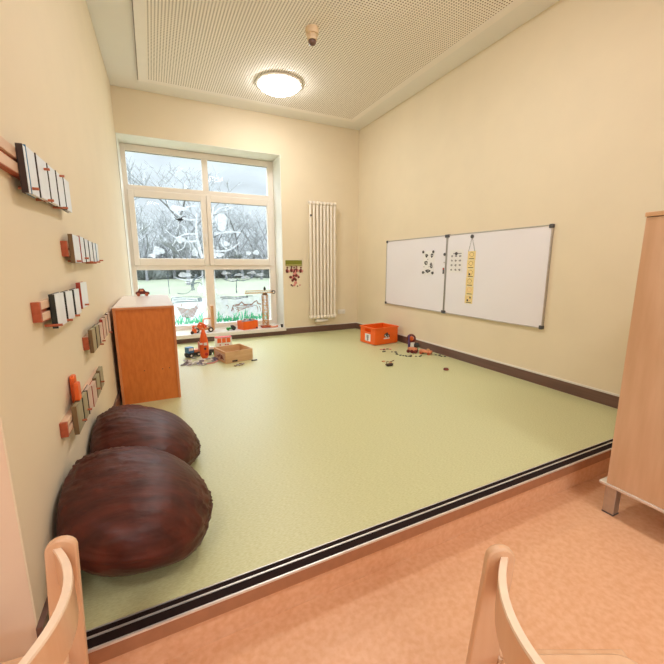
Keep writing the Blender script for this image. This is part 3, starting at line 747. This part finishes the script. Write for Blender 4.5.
# ------------------------------------------------------------------ beanbags
def beanbag(c, a, b, h, rot, label, seed, tilt=.2, wall=True):
    t = thing('beanbag', (c[0], c[1], 0), label, 'beanbag')
    bm = bmesh.new(); bmesh.ops.create_icosphere(bm, subdivisions=6, radius=1)
    g = Vector((a * .82, -b * .25, 0))           # gather point of the piping on the room side
    for v in bm.verts:
        n = v.co.normalized(); q = n.copy()
        # superellipsoid: flat cushion with full shoulders
        e = .93
        q = Vector((math.copysign(abs(n.x) ** e, n.x), math.copysign(abs(n.y) ** e, n.y), math.copysign(abs(n.z) ** .95, n.z)))
        az = math.atan2(n.y, n.x); rim = 1 - abs(n.z)
        # radial gathers running in from the seam
        tip = max(0, n.dot(Vector((.93, -.25, .05)).normalized())) ** 8          # gathered end on the room side
        back = max(0, n.dot(Vector((-.45, .55, .75)).normalized())) ** 3          # slack folds towards the wall
        w = .050 * noise.noise(n * 1.4 + Vector((seed, 2, 1)))
        f1 = (1 - abs(noise.noise(Vector((n.x * 2.2 + n.y, n.y * 6, n.z * 4)) + Vector((seed * 3, 0, 0))) * 2.2)) ** 4
        f2 = (1 - abs(noise.noise(Vector((n.x * 3 + n.z * 2, n.y * 11 - n.x * 2, n.z * 9)) + Vector((seed, 5, 0))) * 2)) ** 5
        w += .034 * max(0, f1) * (.22 + back) + .036 * max(0, f2) * (.14 + .9 * tip + .8 * back)
        ta = math.atan2(n.z, n.y + .25); w += .018 * tip * math.sin(ta * 9 + seed)
        q *= 1 + w
        if abs(n.z) < .05: q.x *= 1.012; q.y *= 1.012
        p = Vector((q.x * a, q.y * b, q.z * h))
        p = Matrix.Rotation(rot, 3, 'Z') @ p
        p.z += c[2] + tilt * -p.x * (1 if wall else 0)      # a little higher against the wall
        if p.z < .004: p.z = .004; p.x *= 1.0
        wx = LX(c[1] + p.y) + .018 - c[0]
        if p.x < wx: p.x = wx + .002 * noise.noise(p * 30)
        v.co = p
    me = bpy.data.meshes.new('cover'); bm.to_mesh(me); bm.free(); me.materials.append(M_bag)
    for f in me.polygons: f.use_smooth = True
    o = bpy.data.objects.new('cover', me); COL.objects.link(o); o.parent = t
    # piping seam round the waist (room side)
    mb = MB(); pts = []
    for i in range(-36, 37):
        az = i / 36 * 1.0 + .25; n = Vector((math.cos(az), math.sin(az), 0))
        q = Vector((math.copysign(abs(n.x) ** .93, n.x) * a, math.copysign(abs(n.y) ** .93, n.y) * b, 0))
        q *= 1.012 + .055 * noise.noise(n * 1.4 + Vector((seed, 2, 1))) - .002
        q = Matrix.Rotation(rot, 3, 'Z') @ q
        q.z = c[2] - tilt * q.x
        wx = LX(c[1] + q.y) + .03 - c[0]
        if q.x > wx: pts.append(q)
    mb.tube(pts, .004, 6); mb.out('piping', M_bag, t, smooth=True)
    return t
beanbag((-3.212, -3.885, .176), .257, .322, .160, .16, 'dark brown leatherette beanbag nearer the step', 1.3)
beanbag((-3.188, -3.275, .150), .257, .325, .141, .10, 'dark brown leatherette beanbag between the other one and the cabinet', 6.1, .27)

# ------------------------------------------------------------------ maple cupboard at the right
kx0, kx1, ky1, ky0, kz0, kz1 = -1.145, -.14, -4.475, -4.955, .008, 1.292
t = thing('cupboard', (0, 0, 0), 'tall maple cupboard on steel legs beside the right wall', 'cupboard')
MB().box(kx0, kx0 + .019, ky0, ky1, kz0, kz1 - .022).out('side_panel', M_maple, t, bevel=.0015)
MB().box(kx1 - .019, kx1, ky0, ky1, kz0, kz1 - .022).out('side_panel', M_maple, t, bevel=.0015)
MB().box(kx0 + .019, kx1 - .019, ky1 - .010, ky1 - .002, kz0, kz1 - .022).out('back_panel', M_maple, t)
MB().box(kx0 - .004, kx1 + .004, ky0 - .02, ky1 + .004, kz1 - .019, kz1).out('top_panel', M_mapleedge, t, bevel=.002)
MB().box(kx0 + .002, kx1 - .002, ky0 + .002, ky1 - .002, kz1 - .022, kz1 - .019).out('shadow_gap', M_coverd, t)
MB().box(kx0 + .019, kx1 - .019, ky0 + .02, ky1 - .010, .6, .618).out('shelf', M_maple, t)
for s in (0, 1):
    xm = (kx0 + kx1) / 2; a, b = (kx0 + .002, xm - .002) if s == 0 else (xm + .002, kx1 - .002)
    d = MB().box(a, b, ky0 - .018, ky0 - .0005, kz0 + .003, kz1 - .026).out('door', M_maple, t, bevel=.0015)
    hx = b - .04 if s == 0 else a + .04
    MB().tube([(hx, ky0 - .018, .66), (hx, ky0 - .045, .67), (hx, ky0 - .045, .79), (hx, ky0 - .018, .80)], .005, 8).out('handle', M_metal, d, smooth=True)
MB().box(kx0 - .006, kx1 + .006, ky0 - .01, ky1 + .030, kz0 - .014, kz0 - .0005).out('base_board', M_alu, t, bevel=.002)
for x in (kx0 + .022, kx1 - .095):
    for y in (ky1 + .012, ky0 + .06):
        MB().box(x, x + .05, y - .05, y, ZL + .006, kz0 - .014).out('leg', M_metal, t, bevel=.003)
        MB().box(x - .001, x + .051, y - .051, y + .001, ZL, ZL + .006).out('foot', M_darkgrey, t)

# ------------------------------------------------------------------ children's chairs
def chair(loc, rz, label, xb):
    t = thing('child_chair', loc, label, 'chair', 'wooden children chairs', rz)
    def post(xt, zt, w0, xb, w1):      # rear post with a rounded top
        P = [(xb - w1 / 2, 0), (xb + w1 / 2, 0)]
        n = 8
        for i in range(n + 1):
            a = PI * i / n; P.append((xt + w0 / 2 * math.cos(a), zt - w0 * .42 + w0 * .42 * math.sin(a)))
        return P
    for s in (-1, 1):
        y = s * .168
        MB().prism(post(-.165, .615, .062, xb, .075), 'y', y - .010, y + .010).out('rear_post', M_chairwood, t, bevel=.004)
        MB().prism([(.13, 0), (.17, 0), (.155, .325), (.085, .325)], 'y', y - .010, y + .010).out('front_leg', M_chairwood, t, bevel=.003)
        MB().prism([(-.15, .265), (.088, .272), (.088, .325), (-.145, .325)], 'y', y - .010, y + .010).out('side_rail', M_chairwood, t, bevel=.003)
        MB().box(-.150, -.115, y - .0115, y + .0115, .300, .322).out('joint_plate', M_chairedge, t)
    # curved backrest board, hollow towards the sitter
    n = 16; mb = MB(); A = []
    for i in range(n + 1):
        u = -1 + 2 * i / n; y = u * .158; x = -.160 - .052 * (1 - u * u)
        A.append((x, y))
    rows = []
    for (x, y), u in zip(A, [-1 + 2 * i / n for i in range(n + 1)]):
        r_ = []
        for (dx, z) in [(-.009, .505), (.009, .505), (.009, .592), (-.009, .592)]: r_.append(mb.bm.verts.new((x + dx, y, z)))
        rows.append(r_)
    for a, b in zip(rows, rows[1:]):
        for k in range(4): mb.bm.faces.new([a[k], a[(k + 1) % 4], b[(k + 1) % 4], b[k]])
    mb.bm.faces.new(rows[0]); mb.bm.faces.new(rows[-1][::-1])
    br = mb.out('backrest', M_chairwood, t, bevel=.002)
    mb = MB(); rows = [[mb.bm.verts.new((x + dx, y, z)) for (dx, z) in [(-.009, .5922), (.009, .5922), (.0075, .597), (-.0075, .597)]] for (x, y) in A]
    for a, b in zip(rows, rows[1:]):
        for k in range(4): mb.bm.faces.new([a[k], a[(k + 1) % 4], b[(k + 1) % 4], b[k]])
    mb.bm.faces.new(rows[0]); mb.bm.faces.new(rows[-1][::-1])
    tag(mb.out('top_edge', M_chairedge, br), 'pale rounded top edge of the backrest')
    MB().prism(rounded(.33, .315, .05, cx=.0), 'z', .326, .340).out('seat', M_chairwood, t, bevel=.005)
    MB().box(-.185, -.165, -.158, .158, .18, .21).out('stretcher', M_chairwood, t, bevel=.003)
    return t
def place(P, hdg, side):
    c, s = math.cos(hdg), math.sin(hdg); lx, ly = -.165, side * .168
    return (P[0] - (c * lx - s * ly), P[1] - (s * lx + c * ly), ZL)
hL = math.radians(176); hR = math.radians(-26)
chair(place((-3.325, -4.41), hL, -1), hL, 'light wooden child chair at the lower left corner in front of the beanbags', -.135)
chair(place((-2.435, -4.875), hR, 1), hR, 'light wooden child chair standing alone on the orange floor at the centre bottom', -.205)

# ------------------------------------------------------------------ orange crate and toys by the right wall
t = thing('plastic_crate', (-.475, -1.32, 0), 'orange plastic crate with a handle slot by the right wall', 'crate', rz=math.radians(6))
w, d, h, th = .40, .33, .235, .012
mb = MB(); mb.box(.01, w - .01, .01, d - .01, 0, .012)
mb.box(0, w, 0, th, .01, h); mb.box(0, w, d - th, d, .01, h); mb.box(w - th, w, th, d - th, .01, h)
mb.box(0, th, th, d - th, .01, h - .07); mb.box(0, th, th, .10, h - .07, h); mb.box(0, th, d - .10, d - th, h - .07, h); mb.box(0, th, .10, d - .10, h - .022, h)
mb.out('tub', M_orange, t, bevel=.003)
mb = MB(); e = .010
mb.box(-e, w + e, -e, .002, h - .016, h + .002); mb.box(-e, w + e, d - .002, d + e, h - .016, h + .002)
mb.box(-e, .002, .002, d - .002, h - .016, h + .002); mb.box(w - .002, w + e, .002, d - .002, h - .016, h + .002)
mb.out('rim', M_orange, t, bevel=.003)
MB().box(-.002, .0, .10, .22, .04, .14).out('label_card', M_paper, t)
mb = MB()
for (y, z, a) in [(.16, .095, .024), (.15, .115, .012), (.175, .115, .012), (.16, .065, .02)]: ink_patch(mb, y, z, a, a * 1.1, x=-.0028 - a * .01)
mb.out('label_print', M_greyink, t)
mb = MB(); mb.box(.15, .25, -.0015, 0, .075, .09); mb.out('sticker_band', M_paper, t)
mb = MB()
for (x, z, r_) in [(.175, .125, .022), (.205, .12, .028), (.235, .115, .018), (.19, .15, .011), (.215, .152, .010)]: mb.cyl((x, -.002 - r_ * .02, z), (x, 0, z), r_, 14)
mb.out('sticker_figure', M_ink, t)
mb = MB()
for (x, z, r_) in [(.172, .125, .010), (.19, .105, .010), (.225, .112, .008)]: mb.cyl((x, -.004, z), (x, -.001, z), r_, 10)
mb.out('sticker_spots', M_paper, t)

# standing toy (salmon and purple machine) between crate and wall
t = thing('toy_digger', (-.26, -1.84, 0), 'upright salmon and purple toy machine leaning by the right baseboard', 'toy', rz=-.9)
MB().box(-.055, .055, -.03, .03, .02, .07).out('chassis', M_toyskin, t, bevel=.006)
MB().box(-.055, -.035, -.028, .028, .05, .22).out('mast', M_toypurple, t, bevel=.006)
mb = MB(); mb.tube([(-.02 + .045 * math.cos(a), 0, .178 + .042 * math.sin(a)) for a in [i * 2 * PI / 20 for i in range(21)]], .012, 8); mb.out('hoop', M_maroon, t, smooth=True)
MB().sphere((-.02, 0, .175), .03, 1, .7, 1).out('hub', M_toyorange, t, smooth=True)
MB().box(-.025, .02, -.022, .022, .07, .125).out('cab', M_toywhite, t, bevel=.005)
MB().sphere((.05, 0, .095), .036, 1.1, .8, .9).out('dark_drum', M_black, t, smooth=True)
for x in (-.045, .0, .045):
    for y in (-.036, .036): MB().cyl((x, y - .007, .02), (x, y + .007, .02), .020, 16).out('wheel', M_maroon, t, smooth=True)
t = thing('toy_trailer', (-.17, -1.98, 0), 'flat pale salmon toy trailer beside the upright toy machine', 'toy', rz=-1.1)
MB().box(-.075, .075, -.03, .03, .02, .05).out('bed', M_toyskin, t, bevel=.006)
MB().sphere((.03, 0, .055), .02, 1.2, .9, .8).out('load', M_toywood, t, smooth=True)
for x in (-.05, .05):
    for y in (-.034, .034): MB().cyl((x, y - .006, .016), (x, y + .006, .016), .016, 14).out('wheel', M_railwood, t, smooth=True)

def bit(x, y, m, name, label, grp, r=.018, kind=0, rz=None, z=0):
    rz = random.uniform(0, 3) if rz is None else rz
    if kind == 0: mb = MB().prism([(-r, -r * .5), (-r * .2, -r * .8), (r, -r * .4), (r * .8, r * .6), (0, r * .5), (-r * .7, r * .8)], 'z', 0, r * .45)
    elif kind == 1: mb = MB().lathe([(0, 0), (r, 0), (r, r * .4), (r * .5, r * .55), (0, r * .5)], n=14)
    else: mb = MB().box(-r * 1.5, r * 1.5, -r * .45, r * .45, 0, r * .5)
    return tag(mb.out(name, m, None, loc=(x, y, z), rz=rz, bevel=.002), label, 'toy part', grp)
g = 'dark toy bits strewn before the upright toy machine'; lb = 'tiny dark toy bit in the row strewn between crate and baseboard'
for i, (x, y) in enumerate([(-.475, -1.711), (-.44, -1.74), (-.50, -1.85), (-.485, -1.90), (-.465, -1.93), (-.45, -1.96), (-.43, -1.98), (-.41, -1.995), (-.39, -1.97), (-.47, -1.80), (-.35, -2.02), (-.30, -2.04)]):
    bit(x, y, M_black if i % 3 else M_darkgrey, 'toy_bit', lb, g, .013 + .004 * (i % 2), i % 3)
g = 'dark toy bits along the baseboard past the toy machine'; lb = 'tiny dark toy bit lying along the baseboard past the toy machine'
for i, (x, y) in enumerate([(-.09, -2.07), (-.075, -2.12), (-.06, -2.10), (-.085, -2.16), (-.05, -2.18)]): bit(x, y, M_black, 'toy_bit', lb, g, .014, i % 3)
g = 'reddish brown toy bits right before the crate'; lb = 'small reddish brown toy piece lying right before the crate'
for i, (x, y) in enumerate([(-.53, -1.55), (-.50, -1.57), (-.47, -1.54), (-.44, -1.56), (-.41, -1.58)]): bit(x, y, M_maroon if i % 2 else M_pink, 'toy_bit', lb, g, .018, i % 3)
bit(-.56, -1.66, M_black, 'toy_bit', 'single dark toy chip just off the front corner of the crate', None, .018, 2, .3)
t = bit(-.83, -2.05, M_toywood, 'toy_bit', 'pale brown toy piece left of the small dark boat shape', None, .022, 0, .2)
t = thing('toy_boat', (-.87, -2.22, 0), 'small dark toy with thin raised arms on the open floor', 'toy')
MB().prism([(-.03, .0), (.03, .0), (.045, .024), (-.045, .024)], 'y', -.018, .018).out('hull', M_coverd, t, bevel=.003)
MB().tube([(-.04, 0, .02), (-.02, .02, .045), (.02, .02, .035), (.06, 0, .055)], .005, 6).out('arm', M_covero, t, smooth=True)
bit(-.80, -2.14, M_toywood, 'toy_bit', 'thin pale toy sliver just behind the small dark boat shape', None, .018, 2, .5)
tag(MB().lathe([(0, 0), (.024, 0), (.028, .008), (.022, .02), (.0, .022)], n=18).out('wooden_disc', M_maroon, None, loc=(-.436, -2.61, 0), smooth=True), 'lone reddish brown wooden disc on the open floor before the whiteboards', 'toy')

# ------------------------------------------------------------------ toys near the window
t = thing('wooden_box', (-2.436, -1.367, 0), 'open wooden box with a dark printed end on the green floor', 'box', rz=math.radians(13))
w, d, h, th = .325, .335, .130, .009
mb = MB(); mb.box(0, w, 0, d, 0, .008)
mb.box(0, w, 0, th, .008, h); mb.box(0, w, d - th, d, .008, h); mb.box(0, th, th, d - th, .008, h)
mb.box(w - th, w, th, d - th, .008, h); mb.out('box_walls', M_kraft, t, bevel=.0015)
MB().box(-.0015, 0, .02, d - .04, .02, .105).out('end_print', M_pagep, t)
mb = MB()
for (y, z, a) in [(.10, .06, .024), (.15, .07, .02), (.19, .055, .018), (.07, .045, .014), (.13, .04, .016), (.23, .05, .01)]: ink_patch(mb, y, z, a, a, x=-.0022 - a * .01)
mb.out('print_figures', M_maroon, t)
mb = MB().box(.075, .135, -.0035, -.0003, .01, .028); mb.out('hand_slot', M_coverd, t)
g = 'small grey toy pieces right of the wooden box'
for i, (x, y) in enumerate([(-2.36, -1.50), (-2.33, -1.47), (-2.30, -1.50), (-2.27, -1.45), (-2.29, -1.43)]): bit(x, y, M_greyink if i % 2 else M_covero, 'toy_bit', 'small grey toy piece clustered in front of the wooden box', g, .018, i % 3)
bit(-2.12, -1.36, M_ink, 'toy_bit', 'single dark toy stick off the corner of the wooden box', None, .022, 2, .2)

t = thing('block_tray', (-2.30, -.42, 0), 'small white tray with red and orange blocks behind the wooden box', 'toy')
MB().box(-.105, .105, -.05, .05, 0, .125).out('tray', M_toywhite, t, bevel=.004)
for x in (-.06, 0, .06): MB().box(x - .024, x + .024, -.0535, -.05, .055, .115).out('orange_tile', M_toyorange, t)
mb = MB()
for x in (-.05, .02, .05): mb.box(x - .010, x + .010, -.053, -.05, .02, .034)
mb.box(-.105, .105, -.051, .051, .120, .127); mb.out('red_marks', M_toyred, t)

# orange rocket-like toy, blue truck and dark wheels
t = thing('toy_rocket', (-2.61, -.99, 0), 'orange tapering toy vehicle body standing on end left of the wooden box', 'toy')
prof = [(0, .0), (.035, .0), (.055, .03), (.064, .09), (.062, .15), (.052, .22), (.038, .28), (.024, .32), (.014, .345), (0, .35)]
o = MB().lathe(prof, n=28).out('body', M_toyorange, t, smooth=True); o.scale = (.82, .65, 1)
MB().box(-.05, -.02, -.047, -.038, .17, .19).out('white_stripe', M_toywhite, t); MB().box(-.008, .03, -.047, -.038, .16, .19).out('white_stripe', M_toywhite, t)
MB().cyl((.005, -.052, .12), (.005, -.038, .12), .012, 14).out('dark_port', M_ink, t)
MB().cyl((.015, -.050, .055), (.015, -.036, .055), .018, 16).out('red_spot', M_toyred, t)
mb = MB(); mb.box(-.066, -.052, -.02, .02, .10, .2); mb.out('side_fin', M_pink, t, bevel=.003)
MB().tube([(-.02, 0, .34), (-.055, 0, .38), (-.03, 0, .42), (.01, 0, .40), (.02, 0, .35)], .012, 8).out('top_loop', M_toyorange, t, smooth=True)
t = thing('toy_truck', (-2.725, -.86, 0), 'small blue toy truck with dark wheels on the floor beside the cabinet', 'toy', rz=.5)
MB().box(-.09, .07, -.035, .035, .03, .055).out('chassis', M_ink, t, bevel=.004)
MB().box(-.085, -.005, -.036, .036, .055, .125).out('cab', M_toyblue, t, bevel=.008)
MB().box(-.075, -.02, -.0375, -.036, .085, .115).out('cab_window', M_toywhite, t)
MB().box(.0, .075, -.036, .036, .055, .085).out('load_bed', M_toyskin, t, bevel=.004)
for x in (-.055, .045):
    for y in (-.04, .04):
        w_ = MB().cyl((x, y - .009, .029), (x, y + .009, .029), .029, 20).out('wheel', M_black, t, smooth=True)
        MB().cyl((x, y - .0105, .029), (x, y + .0105, .029), .012, 14).out('wheel_hub', M_toywhite, w_, smooth=True)
t = thing('toy_trolley', (-2.505, -.86, 0), 'dark wheeled toy chassis between the orange toy and the wooden box', 'toy', rz=-.2)
MB().box(-.05, .05, -.025, .025, .03, .07).out('body', M_darkgrey, t, bevel=.006)
MB().box(-.03, .02, -.02, .02, .07, .10).out('seat', M_toywhite, t, bevel=.004)
for x in (-.03, .035):
    for y in (-.032, .032): MB().cyl((x, y - .007, .027), (x, y + .007, .027), .027, 18).out('wheel', M_toygreen if x > 0 else M_black, t, smooth=True)

# pile of flat ring pieces
g = 'grey and purple ring pieces in the flat pile'
rr = random.Random(21)
ringcols = [M_greyink, M_toypurple, M_toywhite, M_toywhite, M_greyink]
proto = None
n_ = 0
for i in range(26):
    u = rr.random(); x = -2.87 + .36 * u; y = -1.15 + rr.uniform(-.17, .12) * (1 - abs(u - .55))
    mb = MB(); r_ = rr.uniform(.020, .030)
    mb.tube([(r_ * math.cos(a), r_ * math.sin(a), .004) for a in [k * 2 * PI / 14 for k in range(15)]], .004, 6)
    o = mb.out('toy_ring', ringcols[i % 5], None, loc=(x, y, .0005 + .0075 * (i % 4)), smooth=True)
    tag(o, 'small flat ring in the grey pile in front of the orange toy', 'toy ring', g)
t = thing('toy_road', (-2.60, -1.20, 0), 'curved flat pink edged strip at the right end of the ring pile', 'toy')
mb = MB().tube([(-.03, -.09, .006), (.05, -.07, .006), (.10, -.01, .006), (.11, .07, .006)], .007, 6); mb.out('edge_strip', M_pink, t, smooth=True)
mb = MB().tube([(-.03, -.05, .005), (.03, -.035, .005), (.065, .01, .005), (.075, .06, .005)], .005, 6); mb.out('inner_strip', M_greyink, t, smooth=True)

# ------------------------------------------------------------------ toys on the sill
SZ = .12
t = thing('toy_forklift', (-2.46, .10, SZ), 'wooden toy forklift with a tall mast on the window sill', 'toy')
MB().box(-.14, .10, -.045, .045, .03, .065).out('chassis', M_toywood, t, bevel=.006)
MB().box(.085, .125, -.05, .05, .02, .375).out('mast', M_toywood, t, bevel=.004)
MB().box(-.10, -.03, -.035, .035, .065, .115).out('engine_block', M_toyorange, t, bevel=.006)
MB().tube([(.085, 0, .19), (.0, 0, .19), (-.02, 0, .18), (-.03, 0, .065)], .010, 8).out('roof_frame', M_toyskin, t, smooth=True)
MB().box(-.07, .02, -.03, .03, .065, .10).out('seat', M_toyred, t, bevel=.004)
for x in (-.12, .07):
    for y in (-.055, .055):
        w_ = MB().cyl((x, y - .010, .036), (x, y + .010, .036), .036, 24).out('wheel', M_coverd, t, smooth=True)
        MB().cyl((x, y - .012, .036), (x, y + .012, .036), .017, 16).out('wheel_hub', M_toywhite, w_, smooth=True)
t = thing('toy_figure', (-2.62, -.0, SZ), 'orange and white toy figure with a dark wheel standing leftmost on the sill', 'toy')
MB().box(-.03, .03, -.02, .02, .01, .07).out('body', M_toyorange, t, bevel=.008)
MB().sphere((.0, 0, .095), .028, 1, .8, 1).out('head', M_toyorange, t, smooth=True)
MB().sphere((.012, -.018, .088), .012, 1, .8, 1).out('muzzle', M_toywhite, t, smooth=True)
MB().cyl((-.03, -.03, .022), (-.03, -.02, .022), .022, 16).out('wheel', M_coverd, t, smooth=True)
t = thing('toy_tractor', (-2.10, .08, SZ), 'small green toy tractor with dark wheels on the window sill', 'toy')
MB().box(-.06, .02, -.02, .02, .015, .042).out('hood', M_toygreen, t, bevel=.006)
MB().box(.0, .04, -.022, .022, .03, .07).out('cab', M_ink, t, bevel=.004)
for y in (-.028, .028):
    MB().cyl((.035, y - .006, .032), (.035, y + .006, .032), .032, 18).out('wheel', M_black, t, smooth=True)
    MB().cyl((-.045, y - .005, .018), (-.045, y + .005, .018), .018, 14).out('wheel', M_toygreen, t, smooth=True)
t = thing('sill_box', (-1.845, .10, SZ), 'orange open box full of grey bits on the window sill', 'box', rz=.35)
w, d, h, th = .255, .17, .125, .006
mb = MB(); mb.box(-w / 2, w / 2, -d / 2, d / 2, 0, .006); mb.box(-w / 2, w / 2, -d / 2, -d / 2 + th, .006, h); mb.box(-w / 2, w / 2, d / 2 - th, d / 2, .006, h)
mb.box(-w / 2, -w / 2 + th, -d / 2 + th, d / 2 - th, .006, h); mb.box(w / 2 - th, w / 2, -d / 2 + th, d / 2 - th, .006, h); mb.out('tub', M_orange, t, bevel=.002)
MB().cyl((.10, -d / 2 - .002, .012), (.10, -d / 2 - .012, .012), .012, 12).out('corner_foot', M_black, t, smooth=True)
rr = random.Random(5)
for i in range(14):
    x = -1.835 + rr.uniform(-.075, .075); y = .10 + rr.uniform(-.045, .045)
    mb = MB(); r_ = .016; mb.tube([(r_ * math.cos(a), r_ * math.sin(a), .005) for a in [k * 2 * PI / 10 for k in range(11)]], .004, 5)
    o = mb.out('toy_ring', ringcols[i % 5], None, loc=(x, y, SZ + .119 + .008 * (i % 4)), smooth=True); o.rotation_euler = (rr.uniform(-.5, .5), rr.uniform(-.5, .5), 0)
    tag(o, 'small grey ring heaped in the orange box on the sill', 'toy ring', 'rings in the orange sill box')
# stuffing the box so that the heap rests on something
for i in range(3):
    tag(MB().prism(rounded(.05, .11, .01), 'z', 0, .116).out('toy_brick', M_greyink, None, loc=(-1.895 + .055 * i, .079 + .02 * i, SZ + .0065), rz=.35, bevel=.003), 'grey brick standing under the rings in the orange sill box', 'toy brick', 'bricks in the orange sill box')
# wooden toy crane with a lattice tower
t = thing('toy_crane', (-1.565, .10, SZ), 'wooden lattice toy crane on the window sill', 'toy')
mb = MB(); tw_ = .036; hh = .50
for sx in (-1, 1):
    for sy in (-1, 1): mb.box(sx * tw_ - .005, sx * tw_ + .005, sy * tw_ - .005, sy * tw_ + .005, .03, hh)
k = 6
for i in range(k + 1):
    z = .03 + (hh - .03) * i / k
    for s_ in (-1, 1):
        mb.box(-tw_, tw_, s_ * tw_ - .003, s_ * tw_ + .003, z - .004, z + .004); mb.box(s_ * tw_ - .003, s_ * tw_ + .003, -tw_, tw_, z - .004, z + .004)
    if i < k:
        z2 = .03 + (hh - .03) * (i + 1) / k
        for s_ in (-1, 1):
            a, b = (-tw_, tw_) if i % 2 else (tw_, -tw_)
            mb.tube([(a, s_ * tw_, z), (b, s_ * tw_, z2)], .0035, 5); mb.tube([(s_ * tw_, a, z), (s_ * tw_, b, z2)], .0035, 5)
mb.out('tower', M_toywood, t)
MB().prism(rounded(.15, .12, .02), 'z', 0, .03).out('base', M_railwood, t, bevel=.004)
mb = MB()
for sy in (-.016, .016): mb.box(-.30, .14, sy - .005, sy + .005, .525, .535)
mb.box(-.30, .12, -.005, .005, .565, .573)
for i in range(12):
    x = -.30 + i * .035
    mb.tube([(x, -.016, .53), (x + .0175, 0, .568), (x + .035, -.016, .53)], .003, 5); mb.tube([(x, .016, .53), (x + .0175, 0, .568), (x + .035, .016, .53)], .003, 5)
mb.out('jib', M_toywood, t)
MB().box(-.03, .03, -.03, .03, hh, hh + .025).out('slew_ring', M_coverd, t, bevel=.004)
MB().lathe([(0, .575), (.018, .575), (.018, .60), (.008, .625), (0, .625)], n=16).out('mast_cap', M_black, t, smooth=True)
MB().cyl((.135, -.02, .54), (.135, .02, .54), .028, 20).out('counterweight', M_coverd, t, smooth=True)
MB().cyl((.135, -.023, .54), (.135, -.0205, .54), .015, 16).out('counterweight_hub', M_toywhite, t, smooth=True)
mb = MB().tube([(-.27, 0, .525), (-.27, 0, .50)], .002, 5); mb.cyl((-.27, 0, .50), (-.27, 0, .475), .010, 10); mb.out('hook', M_darkgrey, t, smooth=True)
t = thing('wooden_peg_toy', (-1.455, .02, SZ), 'low salmon wooden toy rod lying at the right end of the sill', 'toy', rz=.1)
MB().cyl((-.06, 0, .011), (.06, 0, .011), .011, 12).out('rod', M_toyskin, t, smooth=True)
for x in (-.05, .05): MB().cyl((x - .006, 0, .018), (x + .006, 0, .018), .018, 16).out('disc', M_toyskin, t, smooth=True)
tag(MB().prism(rounded(.03, .03, .008), 'z', 0, .05).out('door_stop', M_black, None, loc=(-1.345, -.02, SZ), bevel=.004), 'small black stopper at the right end of the window sill', 'stopper')

# ------------------------------------------------------------------ sky
w = bpy.data.worlds.new('sky'); SC.world = w; w.use_nodes = True
nt = w.node_tree; bg = nt.nodes['Background']
tc = nt.nodes.new('ShaderNodeTexCoord'); sp = nt.nodes.new('ShaderNodeSeparateXYZ'); nt.links.new(tc.outputs['Generated'], sp.inputs[0])
rp = nt.nodes.new('ShaderNodeValToRGB'); cr = rp.color_ramp
cr.elements[0].position = 0; cr.elements[0].color = (.62, .69, .74, 1)
cr.elements[1].position = 1; cr.elements[1].color = (8.2, 9.4, 10.8, 1)
for p, c in [(.30, (.70, .80, .87)), (.45, (4.0, 4.6, 5.2))]:
    e = cr.elements.new(p); e.color = (*c, 1)
nt.links.new(sp.outputs['Z'], rp.inputs['Fac'])
nz = nt.nodes.new('ShaderNodeTexNoise'); nz.inputs['Scale'].default_value = 5; nz.inputs['Detail'].default_value = 5
mpn = nt.nodes.new('ShaderNodeMapping'); mpn.inputs['Scale'].default_value = (1, 1, 3)
nt.links.new(tc.outputs['Generated'], mpn.inputs[0]); nt.links.new(mpn.outputs[0], nz.inputs['Vector'])
mr = nt.nodes.new('ShaderNodeMapRange'); mr.inputs['From Min'].default_value = .4; mr.inputs['From Max'].default_value = .65
mr.inputs['To Min'].default_value = .9; mr.inputs['To Max'].default_value = 1.12
nt.links.new(nz.outputs['Fac'], mr.inputs['Value'])
ml = nt.nodes.new('ShaderNodeVectorMath'); ml.operation = 'SCALE'
nt.links.new(rp.outputs['Color'], ml.inputs[0]); nt.links.new(mr.outputs[0], ml.inputs['Scale'])
nt.links.new(ml.outputs[0], bg.inputs['Color']); bg.inputs['Strength'].default_value = 1.0
# daylight portal in the window opening
pl = bpy.data.lights.new('window_daylight', 'AREA'); pl.shape = 'RECTANGLE'; pl.size = 2.04; pl.size_y = 2.5
pl.cycles.is_portal = True
po = bpy.data.objects.new('window_daylight', pl); COL.objects.link(po); po.location = (-2.325, .46, 1.37); po.rotation_euler = (-PI / 2, 0, 0)
pl2 = pl.copy(); pl2.size = 3.7; pl2.size_y = 2.1
po2 = bpy.data.objects.new('fill_window_portal', pl2); COL.objects.link(po2); po2.location = (-3.0, Y0 - .31, 1.65); po2.rotation_euler = (PI / 2, 0, 0)  # portal for the added rear window

# ------------------------------------------------------------------ camera
cam = bpy.data.cameras.new('camera'); co = bpy.data.objects.new('camera', cam); COL.objects.link(co)
f = 363.45; yaw = .4545; pitch = -.1827; roll = -.0009
cam.sensor_fit = 'HORIZONTAL'; cam.sensor_width = 36; cam.lens = 36 * f / 664; cam.clip_start = .02; cam.clip_end = 400
fw = Vector((math.sin(yaw) * math.cos(pitch), math.cos(yaw) * math.cos(pitch), math.sin(pitch)))
rt = Vector((math.cos(yaw), -math.sin(yaw), 0)); up = rt.cross(fw)
rt2 = rt * math.cos(roll) + up * math.sin(roll); up2 = -rt * math.sin(roll) + up * math.cos(roll)
M = Matrix((( rt2.x, up2.x, -fw.x, CAMX), (rt2.y, up2.y, -fw.y, CAMY), (rt2.z, up2.z, -fw.z, 1.07), (0, 0, 0, 1)))
co.matrix_world = M
SC.camera = co
SC.view_settings.view_transform = 'Standard'; SC.view_settings.look = 'None'
SC.view_settings.exposure = .30; SC.view_settings.gamma = 1; SC.view_settings.use_curve_mapping = False
